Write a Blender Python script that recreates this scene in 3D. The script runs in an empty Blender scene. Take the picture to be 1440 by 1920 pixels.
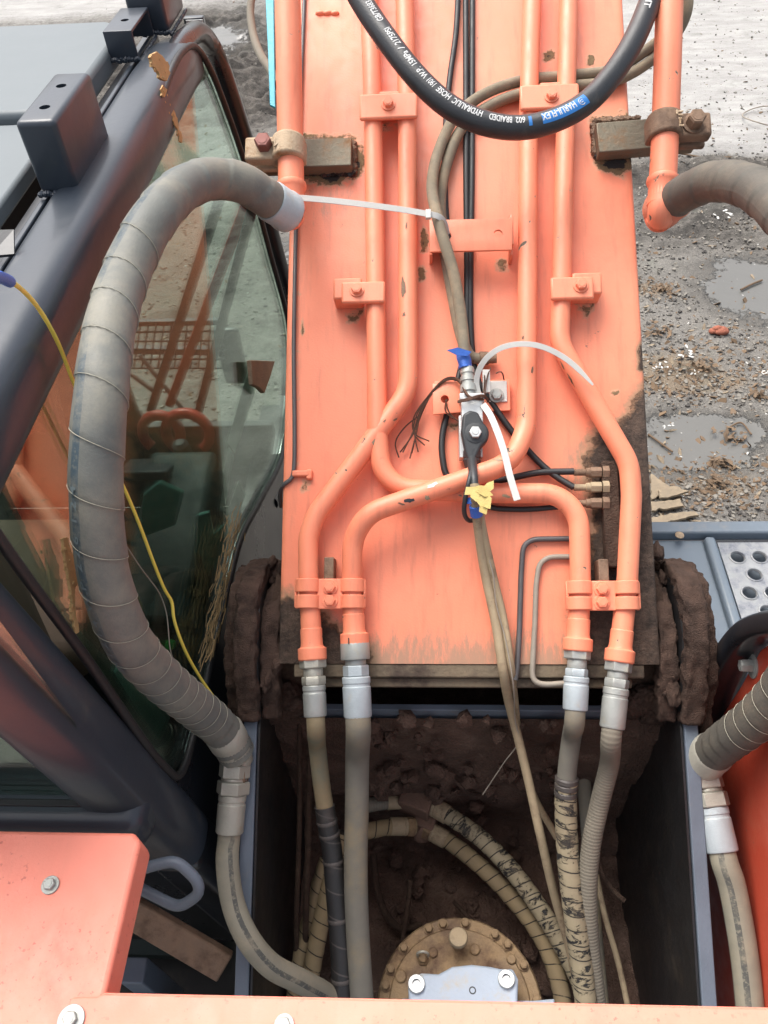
import bpy, bmesh, math, random
import numpy as np
from mathutils import Vector, Matrix, noise as mn
random.seed(7)
rng = np.random.default_rng(7)
SC = bpy.context.scene
COL = SC.collection
R_ = math.radians

# ------------------------------------------------------------------ camera
FPX, PITCH, YAW, ROLL = 1480., R_(48.5), R_(3.3), .008     # measured on the 1440x1920 photograph
_r0 = np.array([1., 0, 0]); _f0 = np.array([0, math.cos(PITCH), -math.sin(PITCH)]); _u0 = np.array([0, math.sin(PITCH), math.cos(PITCH)])
FW = _f0*math.cos(YAW)-_r0*math.sin(YAW)
_rr = _r0*math.cos(YAW)+_f0*math.sin(YAW)
UP = _u0+ROLL*_rr; UP /= np.linalg.norm(UP)
RT = np.cross(FW, UP)
def ray(px, py): return (px-720)*RT/FPX-(py-960)*UP/FPX+FW
_m = ray(873, 1085)*1.4737
CAM = np.array([-_m[0], 0., 3.45])
def at(px, py, Z): return CAM+ray(px, py)*Z
def hit(px, py, p, n):
    d = ray(px, py); n = np.array(n, float)
    return CAM+d*(np.dot(np.array(p)-CAM, n)/np.dot(d, n))
def hz(px, py, z): return hit(px, py, (0, 0, z), (0, 0, 1))
def hx(px, py, x): return hit(px, py, (x, 0, 0), (1, 0, 0))
def hy(px, py, y): return hit(px, py, (0, y, 0), (0, 1, 0))
def proj(P):
    d = np.asarray(P, float)-CAM; z = d@FW
    return 720+FPX*(d@RT)/z, 960-FPX*(d@UP)/z
cam = bpy.data.objects.new('camera', bpy.data.cameras.new('camera')); COL.objects.link(cam)
cam.data.sensor_fit = 'VERTICAL'; cam.data.sensor_height = 32.; cam.data.lens = FPX/1920*32
cam.data.clip_start = .02; cam.data.clip_end = 2000
cam.matrix_world = Matrix(((RT[0], UP[0], -FW[0], CAM[0]), (RT[1], UP[1], -FW[1], CAM[1]), (RT[2], UP[2], -FW[2], CAM[2]), (0, 0, 0, 1)))
SC.camera = cam

# ------------------------------------------------------------------ sky, sun, exposure
SUN_EL, SUN_AZ = R_(62), R_(-40)           # azimuth from +y towards +x
W = bpy.data.worlds.new('World'); SC.world = W; W.use_nodes = True
wn = W.node_tree.nodes; wl = W.node_tree.links
bg = wn['Background']; sky = wn.new('ShaderNodeTexSky'); sky.sky_type = 'NISHITA'; sky.sun_disc = False
sky.sun_elevation = SUN_EL; sky.sun_rotation = SUN_AZ; sky.air_density = 1.; sky.dust_density = 6.; sky.ozone_density = .6
hs = wn.new('ShaderNodeHueSaturation'); hs.inputs['Saturation'].default_value = .45
wl.new(sky.outputs[0], hs.inputs['Color']); wl.new(hs.outputs[0], bg.inputs[0]); bg.inputs[1].default_value = .15
sl = bpy.data.lights.new('sun', 'SUN'); sl.energy = 1.4; sl.angle = R_(45); sl.color = (1, .97, .92)
so = bpy.data.objects.new('sun', sl); COL.objects.link(so)
sd = Vector((math.sin(SUN_AZ)*math.cos(SUN_EL), math.cos(SUN_AZ)*math.cos(SUN_EL), math.sin(SUN_EL)))
so.rotation_euler = sd.to_track_quat('Z', 'Y').to_euler(); so.location = sd*20
SC.view_settings.view_transform = 'Standard'; SC.view_settings.look = 'None'
SC.view_settings.exposure = .98; SC.view_settings.gamma = 1; SC.view_settings.use_curve_mapping = False

# ------------------------------------------------------------------ noise on arrays
def vnoise(P, seed=0):
    P = np.asarray(P, float); I = np.floor(P).astype(np.int64); f = P-I; f = f*f*(3-2*f)
    def h(i):
        n = (i[:, 0]*374761393+i[:, 1]*668265263+i[:, 2]*2147483647+seed*974634777) & 0xffffffff
        n = ((n ^ (n >> 13))*1274126177) & 0xffffffff; n = n ^ (n >> 16)
        return (n & 0xffff)/65535.
    r = 0
    for a in (0, 1):
        for b in (0, 1):
            for c in (0, 1):
                w = (f[:, 0] if a else 1-f[:, 0])*(f[:, 1] if b else 1-f[:, 1])*(f[:, 2] if c else 1-f[:, 2])
                r = r+w*h(I+np.array([a, b, c]))
    return r
def fbm(P, sc, seed=0, o=4):
    P = np.asarray(P, float)
    if P.shape[1] == 2: P = np.c_[P, np.zeros(len(P))]
    r = 0; a = .5; t = 0
    for k in range(o): r = r+a*vnoise(P*sc*2**k+k*17.3, seed+k); t += a; a *= .5
    return r/t
def sstep(a, b, x): t = np.clip((x-a)/(b-a), 0, 1); return t*t*(3-2*t)

# ------------------------------------------------------------------ materials
class NT:
    def __init__(s, name):
        s.m = bpy.data.materials.new(name); s.m.use_nodes = True; s.t = s.m.node_tree; s.n = s.t.nodes; s.b = s.n['Principled BSDF']; s.out = s.n['Material Output']
        s.tc = s.n.new('ShaderNodeTexCoord')
    def L(s, a, b): s.t.links.new(a, b)
    def val(s, sock, v):
        if hasattr(v, 'is_linked') or hasattr(v, 'links'): s.L(v, sock)
        else: sock.default_value = v
    def noise(s, sc, det=4, vec=None, rough=.6, dist=0., stretch=None):
        n = s.n.new('ShaderNodeTexNoise'); n.inputs['Scale'].default_value = sc; n.inputs['Detail'].default_value = det; n.inputs['Roughness'].default_value = rough; n.inputs['Distortion'].default_value = dist
        v = vec or s.tc.outputs['Object']
        if stretch:
            mp = s.n.new('ShaderNodeMapping'); mp.inputs['Scale'].default_value = stretch; s.L(v, mp.inputs[0]); v = mp.outputs[0]
        s.L(v, n.inputs['Vector']); return n.outputs['Fac']
    def vor(s, sc, feature='F1', vec=None, out='Distance'):
        n = s.n.new('ShaderNodeTexVoronoi'); n.feature = feature; n.inputs['Scale'].default_value = sc
        s.L(vec or s.tc.outputs['Object'], n.inputs['Vector']); return n.outputs[out]
    def ramp(s, x, a, b, lo=0., hi=1.):
        n = s.n.new('ShaderNodeMapRange'); n.interpolation_type = 'SMOOTHSTEP'; s.L(x, n.inputs[0])
        n.inputs[1].default_value = a; n.inputs[2].default_value = b; n.inputs[3].default_value = lo; n.inputs[4].default_value = hi; return n.outputs[0]
    def math(s, op, a, b=0., c=0.):
        n = s.n.new('ShaderNodeMath'); n.operation = op
        for i, v in enumerate((a, b, c)):
            s.val(n.inputs[i], v)
        return n.outputs[0]
    def mix(s, f, a, b):
        n = s.n.new('ShaderNodeMix'); n.data_type = 'RGBA'; s.val(n.inputs[0], f)
        for i, v in ((6, a), (7, b)):
            if isinstance(v, tuple): v = (*v[:3], 1.)
            s.val(n.inputs[i], v)
        return n.outputs[2]
    def attr(s, name):
        n = s.n.new('ShaderNodeAttribute'); n.attribute_name = name; return n.outputs['Fac']
    def uv(s):
        x = s.n.new('ShaderNodeSeparateXYZ'); s.L(s.tc.outputs['UV'], x.inputs[0]); return x.outputs[0], x.outputs[1]
    def bump(s, h, d=.002, st=1.):
        n = s.n.new('ShaderNodeBump'); n.inputs['Strength'].default_value = st; n.inputs['Distance'].default_value = d; s.L(h, n.inputs['Height'])
        s.L(n.outputs[0], s.b.inputs['Normal']); return n
    def fin(s, col, rough, metal=0., spec=.5, coat=0.):
        if isinstance(col, tuple): col = (*col[:3], 1.)
        s.val(s.b.inputs['Base Color'], col); s.val(s.b.inputs['Roughness'], rough); s.val(s.b.inputs['Metallic'], metal)
        s.b.inputs['Specular IOR Level'].default_value = spec; s.b.inputs['Coat Weight'].default_value = coat; s.b.inputs['Coat Roughness'].default_value = .12
        return s.m
def tup(c, k): return tuple(min(1, x*k) for x in c)
def simple(name, col, rough=.5, metal=0., var=.25, sc=25., bump=.0006, dirt=None, damt=.5, dsc=9., coat=0., spec=.5):
    """paint, rubber or metal with tone variation, an optional patchy dirt layer and fine relief"""
    t = NT(name); n1 = t.noise(sc, 5); c = t.mix(n1, tup(col, 1-var), tup(col, 1+var)); r = t.ramp(n1, .2, .8, rough*.8, min(1, rough*1.2))
    if dirt:
        n2 = t.noise(dsc, 6, rough=.7); f = t.ramp(n2, 1-damt-.12, 1-damt+.14); c = t.mix(f, c, dirt); r = t.math('MAXIMUM', r, t.math('MULTIPLY', f, .85))
    nb = t.noise(sc*9, 4); t.bump(nb, bump); return t.fin(c, r, metal, spec, coat)

ORANGE = (.83, .252, .140); MUD = (.058, .036, .026); DUST = (.30, .235, .16); RUST = (.17, .065, .03)
def orange_paint(name, chips=.0, attrs=False, base=ORANGE, rough=.42, grime=.45):
    t = NT(name); n1 = t.noise(5, 4); n2 = t.noise(40, 5)
    c = t.mix(n1, tup(base, .93), tup(base, 1.06)); c = t.mix(t.ramp(n2, .45, .85, 0, .2), c, tup(base, 1.14))
    c = t.mix(t.ramp(t.noise(2.6, 6, rough=.65), .42, .72, 0, .55), c, tup((base[0]*1.04, base[1]*1.28, base[2]*1.36), 1.)); c = t.mix(t.ramp(t.noise(4.1, 6, rough=.7), .5, .75, 0, .4), c, (base[0]*.88, base[1]*.72, base[2]*.72))
    streak = t.noise(6, 5, stretch=(9, 1.2, 1.2)); c = t.mix(t.ramp(streak, .49, .74, 0, grime), c, (.52, .165, .095))
    sp = t.noise(55, 3); sp2 = t.noise(7, 2); c = t.mix(t.math('MULTIPLY', t.ramp(sp, .68, .74), t.ramp(sp2, .5, .62)), c, (.34, .13, .08))
    r = t.ramp(n2, .2, .8, rough-.07, rough+.15)
    hgt = t.math('MULTIPLY', t.noise(260, 3), .35)
    if chips:
        k = t.noise(34, 5, dist=.6); kk = t.noise(7, 2); k = t.math('ADD', k, t.math('MULTIPLY', t.math('SUBTRACT', kk, .5), .35)); f = t.ramp(k, .755-chips*.1, .775-chips*.1); f2 = t.ramp(k, .735-chips*.1, .755-chips*.1)
        c = t.mix(f2, c, (.5, .3, .2)); c = t.mix(f, c, (.11, .085, .06)); r = t.math('MAXIMUM', r, t.math('MULTIPLY', f, .8))
        hgt = t.math('SUBTRACT', hgt, t.math('MULTIPLY', f2, .5))
    if 'hood' in name:
        w = t.noise(5.5, 7, rough=.7); c = t.mix(t.ramp(w, .5, .72, 0, .55), c, (.70, .15, .105)); w2 = t.noise(130, 4); c = t.mix(t.math('MULTIPLY', t.ramp(w2, .60, .68), t.ramp(w, .42, .6, 0, .7)), c, (.45, .10, .07)); c = t.mix(t.ramp(t.noise(23, 6, rough=.8), .66, .74, 0, .5), c, (.60, .34, .24))
    if attrs:
        nn = t.noise(42, 8, rough=.72); nf = t.noise(160, 6, rough=.75); nv = t.noise(30, 6, rough=.8, stretch=(2.5, .5, .5))
        d = t.attr('dust'); f = t.ramp(t.math('ADD', d, t.math('MULTIPLY', t.math('SUBTRACT', nv, .5), 1.3)), .35, .8, 0, .85); c = t.mix(f, c, (.30, .20, .13))
        a = t.attr('rust'); k = t.math('ADD', a, t.math('MULTIPLY', t.math('SUBTRACT', nn, .5), 1.25))
        c = t.mix(t.ramp(k, .30, .48, 0, .75), c, (.55, .33, .2)); c = t.mix(t.ramp(k, .5, .57), c, t.mix(nf, (.30, .22, .11), (.12, .06, .035))); c = t.mix(t.ramp(k, .8, .9), c, (.028, .024, .022))
        m = t.attr('mud'); q = t.math('ADD', m, t.math('MULTIPLY', t.math('SUBTRACT', nn, .5), .85)); f3 = t.ramp(q, .46, .66); f4 = t.ramp(q, .08, .5, 0, .85)
        c = t.mix(f4, c, t.mix(nf, (.36, .26, .15), (.16, .10, .06))); c = t.mix(f3, c, t.mix(t.ramp(t.noise(38, 9, rough=.8), .3, .72), (.022, .014, .010), (.135, .088, .062)))
        r = t.math('MAXIMUM', r, t.math('MULTIPLY', t.math('MAXIMUM', f4, t.ramp(k, .4, .5)), .9))
        hgt = t.math('ADD', hgt, t.math('MULTIPLY', f3, t.math('ADD', 3., t.math('ADD', t.math('MULTIPLY', nf, 6.), t.math('MULTIPLY', t.noise(45, 7, rough=.75), 9.)))))
        hgt = t.math('ADD', hgt, t.math('MULTIPLY', t.ramp(k, .45, .6), t.math('MULTIPLY', nf, 2.5)))
    t.bump(hgt, .0012, .8)
    return t.fin(c, r, 0., .5)
def hose_mat(name, col, rough=.75, pitch=0., edge=None, edgew=.05, dirt=None, damt=.4, dsc=14., ribs=0., spots=None, samt=.5, stripe=None, bumpd=.0012):
    """rubber hose, UV = (metres along, turn 0..1): wrap seams, dust, old tape patches"""
    t = NT(name); u, v = t.uv(); n1 = t.noise(30, 6); c = t.mix(n1, tup(col, .75), tup(col, 1.25)); h = t.math('MULTIPLY', t.noise(300, 4), .4)
    if stripe:
        f = t.math('MULTIPLY', t.math('GREATER_THAN', v, stripe[0]), t.math('LESS_THAN', v, stripe[1])); f = t.math('MULTIPLY', f, t.ramp(u, stripe[3], stripe[3]+.25)); f = t.math('MULTIPLY', f, t.ramp(u, stripe[4]-.3, stripe[4], 1, 0)); f = t.math('MULTIPLY', f, t.ramp(t.noise(12, 5), .28, .42)); f = t.math('MULTIPLY', f, t.ramp(t.noise(170, 3), .34, .5, .25, 1)); c = t.mix(f, c, stripe[2])
    if spots:
        mpu = t.n.new('ShaderNodeMapping'); mpu.inputs['Scale'].default_value = (60, 3.2, 1); t.L(t.tc.outputs['UV'], mpu.inputs[0]); k = t.noise(1., 7, vec=mpu.outputs[0], rough=.72, dist=.6); c = t.mix(t.ramp(k, 1-samt-.02, 1-samt+.02), c, spots); h = t.math('ADD', h, t.math('MULTIPLY', t.ramp(k, 1-samt-.02, 1-samt+.02), .9))
    if dirt:
        k = t.noise(dsc, 7, rough=.68); c = t.mix(t.ramp(k, 1-damt-.15, 1-damt+.15), c, dirt)
    if pitch:
        ph = t.math('FRACT', t.math('ADD', t.math('DIVIDE', u, pitch), v)); e = t.math('LESS_THAN', ph, edgew); e = t.math('MULTIPLY', e, t.ramp(t.noise(50, 4), .3, .5, .35, 1)); c = t.mix(e, c, edge or (.6, .58, .5)); 
    if ribs:
        w = t.math('SINE', t.math('MULTIPLY', u, 6.283/ribs)); h = t.math('ADD', h, t.math('MULTIPLY', w, .2)); c = t.mix(t.ramp(w, -1, -.3, .22, 0), c, tup(col, .45))
    t.bump(h, bumpd); return t.fin(c, t.ramp(n1, .2, .8, rough*.85, min(1, rough*1.15)))
def glass_mat(name, tint, k=1.0, film=.06):
    t = NT(name); t.n.remove(t.b); fr = t.n.new('ShaderNodeFresnel'); fr.inputs['IOR'].default_value = 1.52
    tr = t.n.new('ShaderNodeBsdfTransparent'); tr.inputs[0].default_value = (*tint, 1); gl = t.n.new('ShaderNodeBsdfGlossy'); gl.inputs['Roughness'].default_value = .004; gl.inputs[0].default_value = (.95, .95, .95, 1)
    df = t.n.new('ShaderNodeBsdfDiffuse'); df.inputs[0].default_value = (.30, .24, .17, 1)
    m1 = t.n.new('ShaderNodeMixShader'); t.val(m1.inputs[0], t.math('MINIMUM', t.math('MULTIPLY', fr.outputs[0], k), .95)); t.L(tr.outputs[0], m1.inputs[1]); t.L(gl.outputs[0], m1.inputs[2])
    m2 = t.n.new('ShaderNodeMixShader'); f = t.ramp(t.noise(4, 7, rough=.75), .42, .85, film*.15, film*3.2); t.val(m2.inputs[0], f); t.L(m1.outputs[0], m2.inputs[1]); t.L(df.outputs[0], m2.inputs[2]); t.L(m2.outputs[0], t.out.inputs[0])
    return t.m

MT = {}
MT['boom'] = orange_paint('boom_paint', attrs=True)
MT['tube'] = orange_paint('tube_paint', chips=.55)
MT['orange'] = orange_paint('bracket_paint')
MT['hood'] = orange_paint('hood_paint', grime=.1, base=(.84, .25, .172), rough=.5)
MT['red'] = orange_paint('shaded_orange_paint', base=(.50, .068, .034), grime=.35)  # the machine's orange made redder and darker, shade put into the paint
MT['rustbar'] = simple('scorched_steel', (.16, .14, .10), .6, .35, .45, 14, .0012, (.20, .10, .04), .42, 16)
MT['cast'] = simple('dirty_cast_clamp', (.40, .30, .20), .7, .1, .4, 30, .0015, (.24, .13, .05), .4, 22)
MT['castbrown'] = simple('rusty_cast_clamp', (.22, .14, .09), .75, .1, .4, 35, .0015, (.11, .065, .04), .45, 22)
MT['boltred'] = simple('rust_red_bolt', (.22, .085, .07), .6, .3, .3, 40)
MT['zinc'] = simple('zinc_fitting', (.36, .37, .345), .45, .35, .2, 30, .0006, (.40, .36, .26), .36, 24)
MT['white_ferrule'] = simple('pale_ferrule', (.40, .45, .47), .5, .15, .2, 40, .0006, (.44, .40, .32), .34, 30)
MT['cream'] = simple('cream_fitting', (.40, .385, .325), .45, .3, .2, 30, .0008, (.36, .28, .18), .3, 20)
MT['blackrub'] = simple('black_rubber', (.016, .016, .017), .5, 0, .3, 40, .0004)
MT['cabpaint'] = simple('dark_blue_grey_paint', (.028, .036, .048), .38, 0, .15, 6, .0003, (.085, .08, .072), .30, 9, coat=.2, spec=.4)
MT['cabdark'] = simple('black_cab_paint', (.014, .016, .020), .3, 0, .2, 6, .0002, (.07, .065, .058), .28, 9, coat=.3)
MT['roof'] = simple('pale_grey_roof_paint', (.135, .155, .165), .5, 0, .08, 3, .0002, (.26, .22, .15), .2, 5, spec=.3)
MT['plate'] = simple('blue_grey_frame_paint', (.115, .14, .175), .5, 0, .2, 14, .0006, (.20, .18, .16), .3, 12)
MT['inner'] = simple('black_inner_paint', (.014, .014, .015), .42, 0, .3, 18, .0006, (.045, .036, .028), .36, 6)
MT['deck'] = simple('blue_grey_deck_paint', (.165, .205, .245), .42, 0, .12, 8, .0005, (.26, .255, .24), .33, 10)
MT['galv'] = simple('worn_galvanised_plate', (.34, .35, .355), .5, .3, .3, 45, .001, (.20, .215, .25), .45, 26)
MT['mud'] = simple('caked_mud', MUD, .95, 0, .45, 30, .006, (.105, .07, .05), .42, 14, spec=.2)
MT['mudlight'] = simple('dry_mud', (.092, .057, .043), .95, 0, .5, 45, .006, (.034, .021, .016), .45, 16, spec=.25)
MT['pitmud'] = simple('oily_pit_mud', (.105, .062, .045), .82, 0, .6, 16, .012, (.19, .122, .09), .40, 9, spec=.35)
MT['white'] = simple('white_nylon', (.52, .51, .475), .4, 0, .10, 30, .0005, (.36, .32, .25), .25, 40)
MT['wire'] = simple('rusty_tie_wire', (.085, .04, .024), .6, .4, .3, 40)
MT['yellow'] = simple('yellow_wire_coat', (.80, .62, .10), .45, 0, .12, 30, .0002)
MT['bluetape'] = simple('blue_tape', (.035, .13, .50), .4, 0, .25, 60, .0012)
MT['bluepale'] = simple('light_blue_paint', (.34, .40, .48), .5, 0, .15, 20, .0008, (.42, .36, .26), .38, 18)
MT['tan'] = simple('tan_greased_flange', (.27, .18, .095), .7, .1, .4, 18, .002, (.10, .055, .032), .47, 12)
MT['tanrod'] = simple('tan_dusty_tube', (.33, .255, .16), .75, 0, .3, 30, .001, (.16, .11, .07), .4, 25)
MT['grey_steel'] = simple('dark_grey_line', (.10, .095, .095), .45, .3, .3, 30)
MT['dustline'] = simple('dusty_grey_line', (.27, .235, .19), .6, .1, .3, 30)
MT['valve'] = simple('machined_steel', (.56, .57, .56), .35, .6, .15, 40, .0005, (.34, .30, .24), .25, 30)
MT['plastic'] = simple('black_plug_plastic', (.030, .033, .036), .5, 0, .2, 30, .0004)
MT['teal'] = simple('teal_plastic', (.03, .36, .46), .4, 0, .15, 20)
MT['block'] = simple('rusty_brown_block', (.17, .10, .07), .85, 0, .35, 25, .003, (.08, .05, .036), .38, 14)
MT['straw'] = simple('dried_straw', (.25, .165, .075), .9, 0, .5, 60, .001)
MT['foam'] = simple('old_yellow_foam', (.45, .28, .12), .95, 0, .3, 50, .002)
MT['seat'] = simple('beige_seat_cloth', (.20, .15, .11), .9, 0, .15, 30, .001)
MT['interior'] = simple('dark_cab_trim', (.035, .038, .04), .6, 0, .3, 20, .0005)
MT['greentrim'] = simple('grey_green_trim', (.022, .040, .038), .6, 0, .2, 15, .0005)
MT['viewblock'] = simple('view_block_brown', (.022, .010, .009), .7, 0, .2, 8, .0004)  # near black for the added panel that darkens the cab glass
MT['tealpanel'] = simple('teal_green_panel', (.10, .30, .24), .55, 0, .15, 12, .0005)
MT['redreflect'] = simple('boom_reflection_red', (.16, .022, .018), .5, 0, .2, 8, .0004)  # dark red of the boom's reflection, put into a surface colour
MT['redlever'] = simple('red_lever_plastic', (.42, .04, .025), .4, 0, .15, 15)
MT['palepanel'] = simple('pale_floor_plate', (.50, .56, .52), .6, 0, .12, 12, .0005)
MT['greendot'] = simple('green_knob', (.03, .42, .05), .45, 0, .1, 15)
MT['glass'] = glass_mat('tinted_side_glass', (.84, .96, .89), .62, .004)
MT['ledge'] = simple('dusty_brown_ledge', (.15, .115, .075), .85, 0, .5, 14, .002, (.05, .034, .025), .48, 11)
MT['rustorange'] = simple('rust_stained_orange', (.55, .19, .115), .6, 0, .3, 25, .0008, (.22, .11, .065), .33, 20)
MT['ytape'] = simple('yellow_tape', (.52, .40, .13), .6, 0, .3, 50, .0008)
MT['wood'] = simple('pale_broken_wood', (.24, .19, .13), .9, 0, .5, 26, .003)
MT['brick'] = simple('red_brick_lump', (.30, .10, .06), .95, 0, .3, 30, .003)
MT['scrap'] = simple('white_scrap', (.52, .51, .48), .85, 0, .2, 30)
MT['twig'] = simple('brown_twig', (.13, .085, .05), .9, 0, .3, 60)
MT['h_dusty'] = hose_mat('dusty_grey_hose', (.20, .19, .15), dirt=(.27, .235, .17), damt=.42, dsc=18)
for nm_, v0_, v1_ in (('h_printl', .635, .70), ('h_printr', .79, .86)): MT[nm_] = hose_mat('dusty_hose_with_worn_print_'+nm_[-1], (.23, .215, .165), dirt=(.29, .255, .185), damt=.42, dsc=18, stripe=(v0_, v1_, (.075, .078, .07), -.2, 2.))
MT['h_bigl'] = hose_mat('wrapped_grey_hose', (.125, .13, .118), .64, 0, dirt=(.205, .195, .158), damt=.46, dsc=9, stripe=(.80, .865, (.045, .07, .088), .16, 1.25))
MT['h_bigr'] = hose_mat('wrapped_brown_grey_hose', (.085, .078, .065), .68, 0, dirt=(.16, .135, .10), damt=.42, dsc=9)
MT['h_black'] = hose_mat('new_black_hose', (.021, .023, .026), .42, dirt=(.10, .088, .07), damt=.27, dsc=12)
MT['h_grey'] = hose_mat('olive_grey_cable', (.20, .165, .115), .8, dirt=(.30, .235, .155), damt=.45, dsc=22)
MT['h_tan'] = hose_mat('tan_dust_hose', (.215, .165, .095), .85, 0, dirt=(.15, .155, .11), damt=.45, dsc=9)
MT['h_slate'] = hose_mat('slate_dust_hose', (.155, .145, .12), .85, 0, dirt=(.25, .195, .115), damt=.42, dsc=5)
MT['h_rib'] = hose_mat('ribbed_dust_hose', (.175, .155, .12), .85, ribs=.0065, dirt=(.13, .115, .095), damt=.35, dsc=7)
MT['h_wrap'] = hose_mat('tan_spiral_wrap', (.24, .18, .10), .85, .030, (.03, .022, .015), .09, dirt=(.20, .15, .09), damt=.4, dsc=8)
MT['h_mott'] = hose_mat('mottled_spiral_wrap', (.27, .225, .145), .75, .027, (.03, .025, .02), .10, dirt=(.22, .17, .11), damt=.35, dsc=12, spots=(.016, .015, .015), samt=.45)
MT['h_blk2'] = hose_mat('oily_black_wrap', (.020, .019, .019), .5, .05, (.07, .06, .055), .06, dirt=(.06, .05, .042), damt=.35, dsc=14)
MT['ink_white'] = simple('white_hose_print', (.55, .55, .54), .65, 0, .25, 60)
MT['ink_grey'] = simple('grey_hose_print', (.13, .165, .175), .7, 0, .3, 60)
MT['seam'] = simple('pale_tape_edge', (.33, .315, .25), .85, 0, .3, 60)
MT['ink_blue'] = simple('blue_hose_print', (.02, .17, .48), .5, 0, .25, 60)
MT['ink_black'] = simple('black_stamp', (.02, .02, .02), .6)

# ------------------------------------------------------------------ object helpers
def wloc(o):
    v = Vector((0, 0, 0))
    while o: v = v+o.location; o = o.parent
    return v
def tag(o, label=None, cat=None, group=None, kind=None):
    for k, v in (('label', label), ('category', cat), ('group', group), ('kind', kind)):
        if v: o[k] = v
    return o
def thing(name, label, cat, loc, group=None):
    o = bpy.data.objects.new(name, None); COL.objects.link(o); o.location = Vector(loc); o.empty_display_size = .05
    return tag(o, label, cat, group)
class MB:
    def __init__(s): s.v = []; s.f = []; s.uv = []; s.n = 0
    def add(s, V, F, UV=None):
        V = np.asarray(V, float); s.v.append(V); b = s.n
        s.f += [tuple(i+b for i in f) for f in F]; s.n += len(V)
        if UV is not None: s.uv += UV
        elif s.uv: s.uv += [(0., 0.)]*sum(len(f) for f in F)
        return s
    def box(s, c, ax, ay, az, size):
        c = np.array(c, float); A = [np.array(a, float) for a in (ax, ay, az)]; h = np.array(size)/2
        V = [c+sx*h[0]*A[0]+sy*h[1]*A[1]+sz*h[2]*A[2] for sz in (-1, 1) for sy in (-1, 1) for sx in (-1, 1)]
        return s.add(V, [(0, 2, 3, 1), (4, 5, 7, 6), (0, 1, 5, 4), (2, 6, 7, 3), (0, 4, 6, 2), (1, 3, 7, 5)])
    def prism(s, poly, t):
        P = np.array(poly, float); t = np.array(t, float); n = len(P)
        F = [tuple(range(n))[::-1], tuple(range(n, 2*n))]+[(i, (i+1) % n, n+(i+1) % n, n+i) for i in range(n)]
        return s.add(np.r_[P, P+t], F)
    def lathe(s, p, ax, prof, n=20, ref=None, cap=True):
        ax = np.array(ax, float); ax /= np.linalg.norm(ax); r = np.array(ref if ref is not None else ((1, 0, 0) if abs(ax[0]) < .8 else (0, 1, 0)), float)
        e1 = r-ax*(r@ax); e1 /= np.linalg.norm(e1); e2 = np.cross(ax, e1); p = np.array(p, float)
        V = [p+ax*h+q*(e1*math.cos(2*math.pi*k/n)+e2*math.sin(2*math.pi*k/n)) for h, q in prof for k in range(n)]
        F = [(i*n+k, i*n+(k+1) % n, (i+1)*n+(k+1) % n, (i+1)*n+k) for i in range(len(prof)-1) for k in range(n)]
        if cap: F += [tuple(range(n))[::-1], tuple((len(prof)-1)*n+k for k in range(n))]
        return s.add(V, F)
    def build(s, name, mat, parent=None, bevel=0., smooth=True, ang=35., fixn=True, segs=2):
        V = np.concatenate(s.v)
        if parent is None:
            base = np.array([(V[:, 0].min()+V[:, 0].max())/2, (V[:, 1].min()+V[:, 1].max())/2, V[:, 2].min()])
        else: base = np.array(wloc(parent))
        me = bpy.data.meshes.new(name); me.from_pydata((V-base).tolist(), [], s.f); me.update()
        if s.uv:
            l = me.uv_layers.new(name='UVMap'); flat = np.array(s.uv, float).ravel(); l.data.foreach_set('uv', flat)
        if fixn:
            bm = bmesh.new(); bm.from_mesh(me); bmesh.ops.recalc_face_normals(bm, faces=bm.faces); bm.to_mesh(me); bm.free()
        if smooth: me.polygons.foreach_set('use_smooth', [True]*len(me.polygons)); me.set_sharp_from_angle(angle=R_(ang))
        o = bpy.data.objects.new(name, me); COL.objects.link(o); o.data.materials.append(MT[mat] if isinstance(mat, str) else mat)
        if parent is None: o.location = Vector(base)
        else: o.parent = parent
        if bevel:
            b = o.modifiers.new('bevel', 'BEVEL'); b.width = bevel; b.segments = segs; b.limit_method = 'ANGLE'; b.angle_limit = R_(40); b.harden_normals = False
        return o
def inst(name, mesh, frame, parent):
    o = bpy.data.objects.new(name, mesh); COL.objects.link(o)
    if parent is not None: o.parent = parent; o.matrix_local = Matrix.Translation(-wloc(parent)) @ frame
    else: o.matrix_world = frame
    return o
def frame(p, x, y, z):
    return Matrix(((x[0], y[0], z[0], p[0]), (x[1], y[1], z[1], p[1]), (x[2], y[2], z[2], p[2]), (0, 0, 0, 1)))
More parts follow.
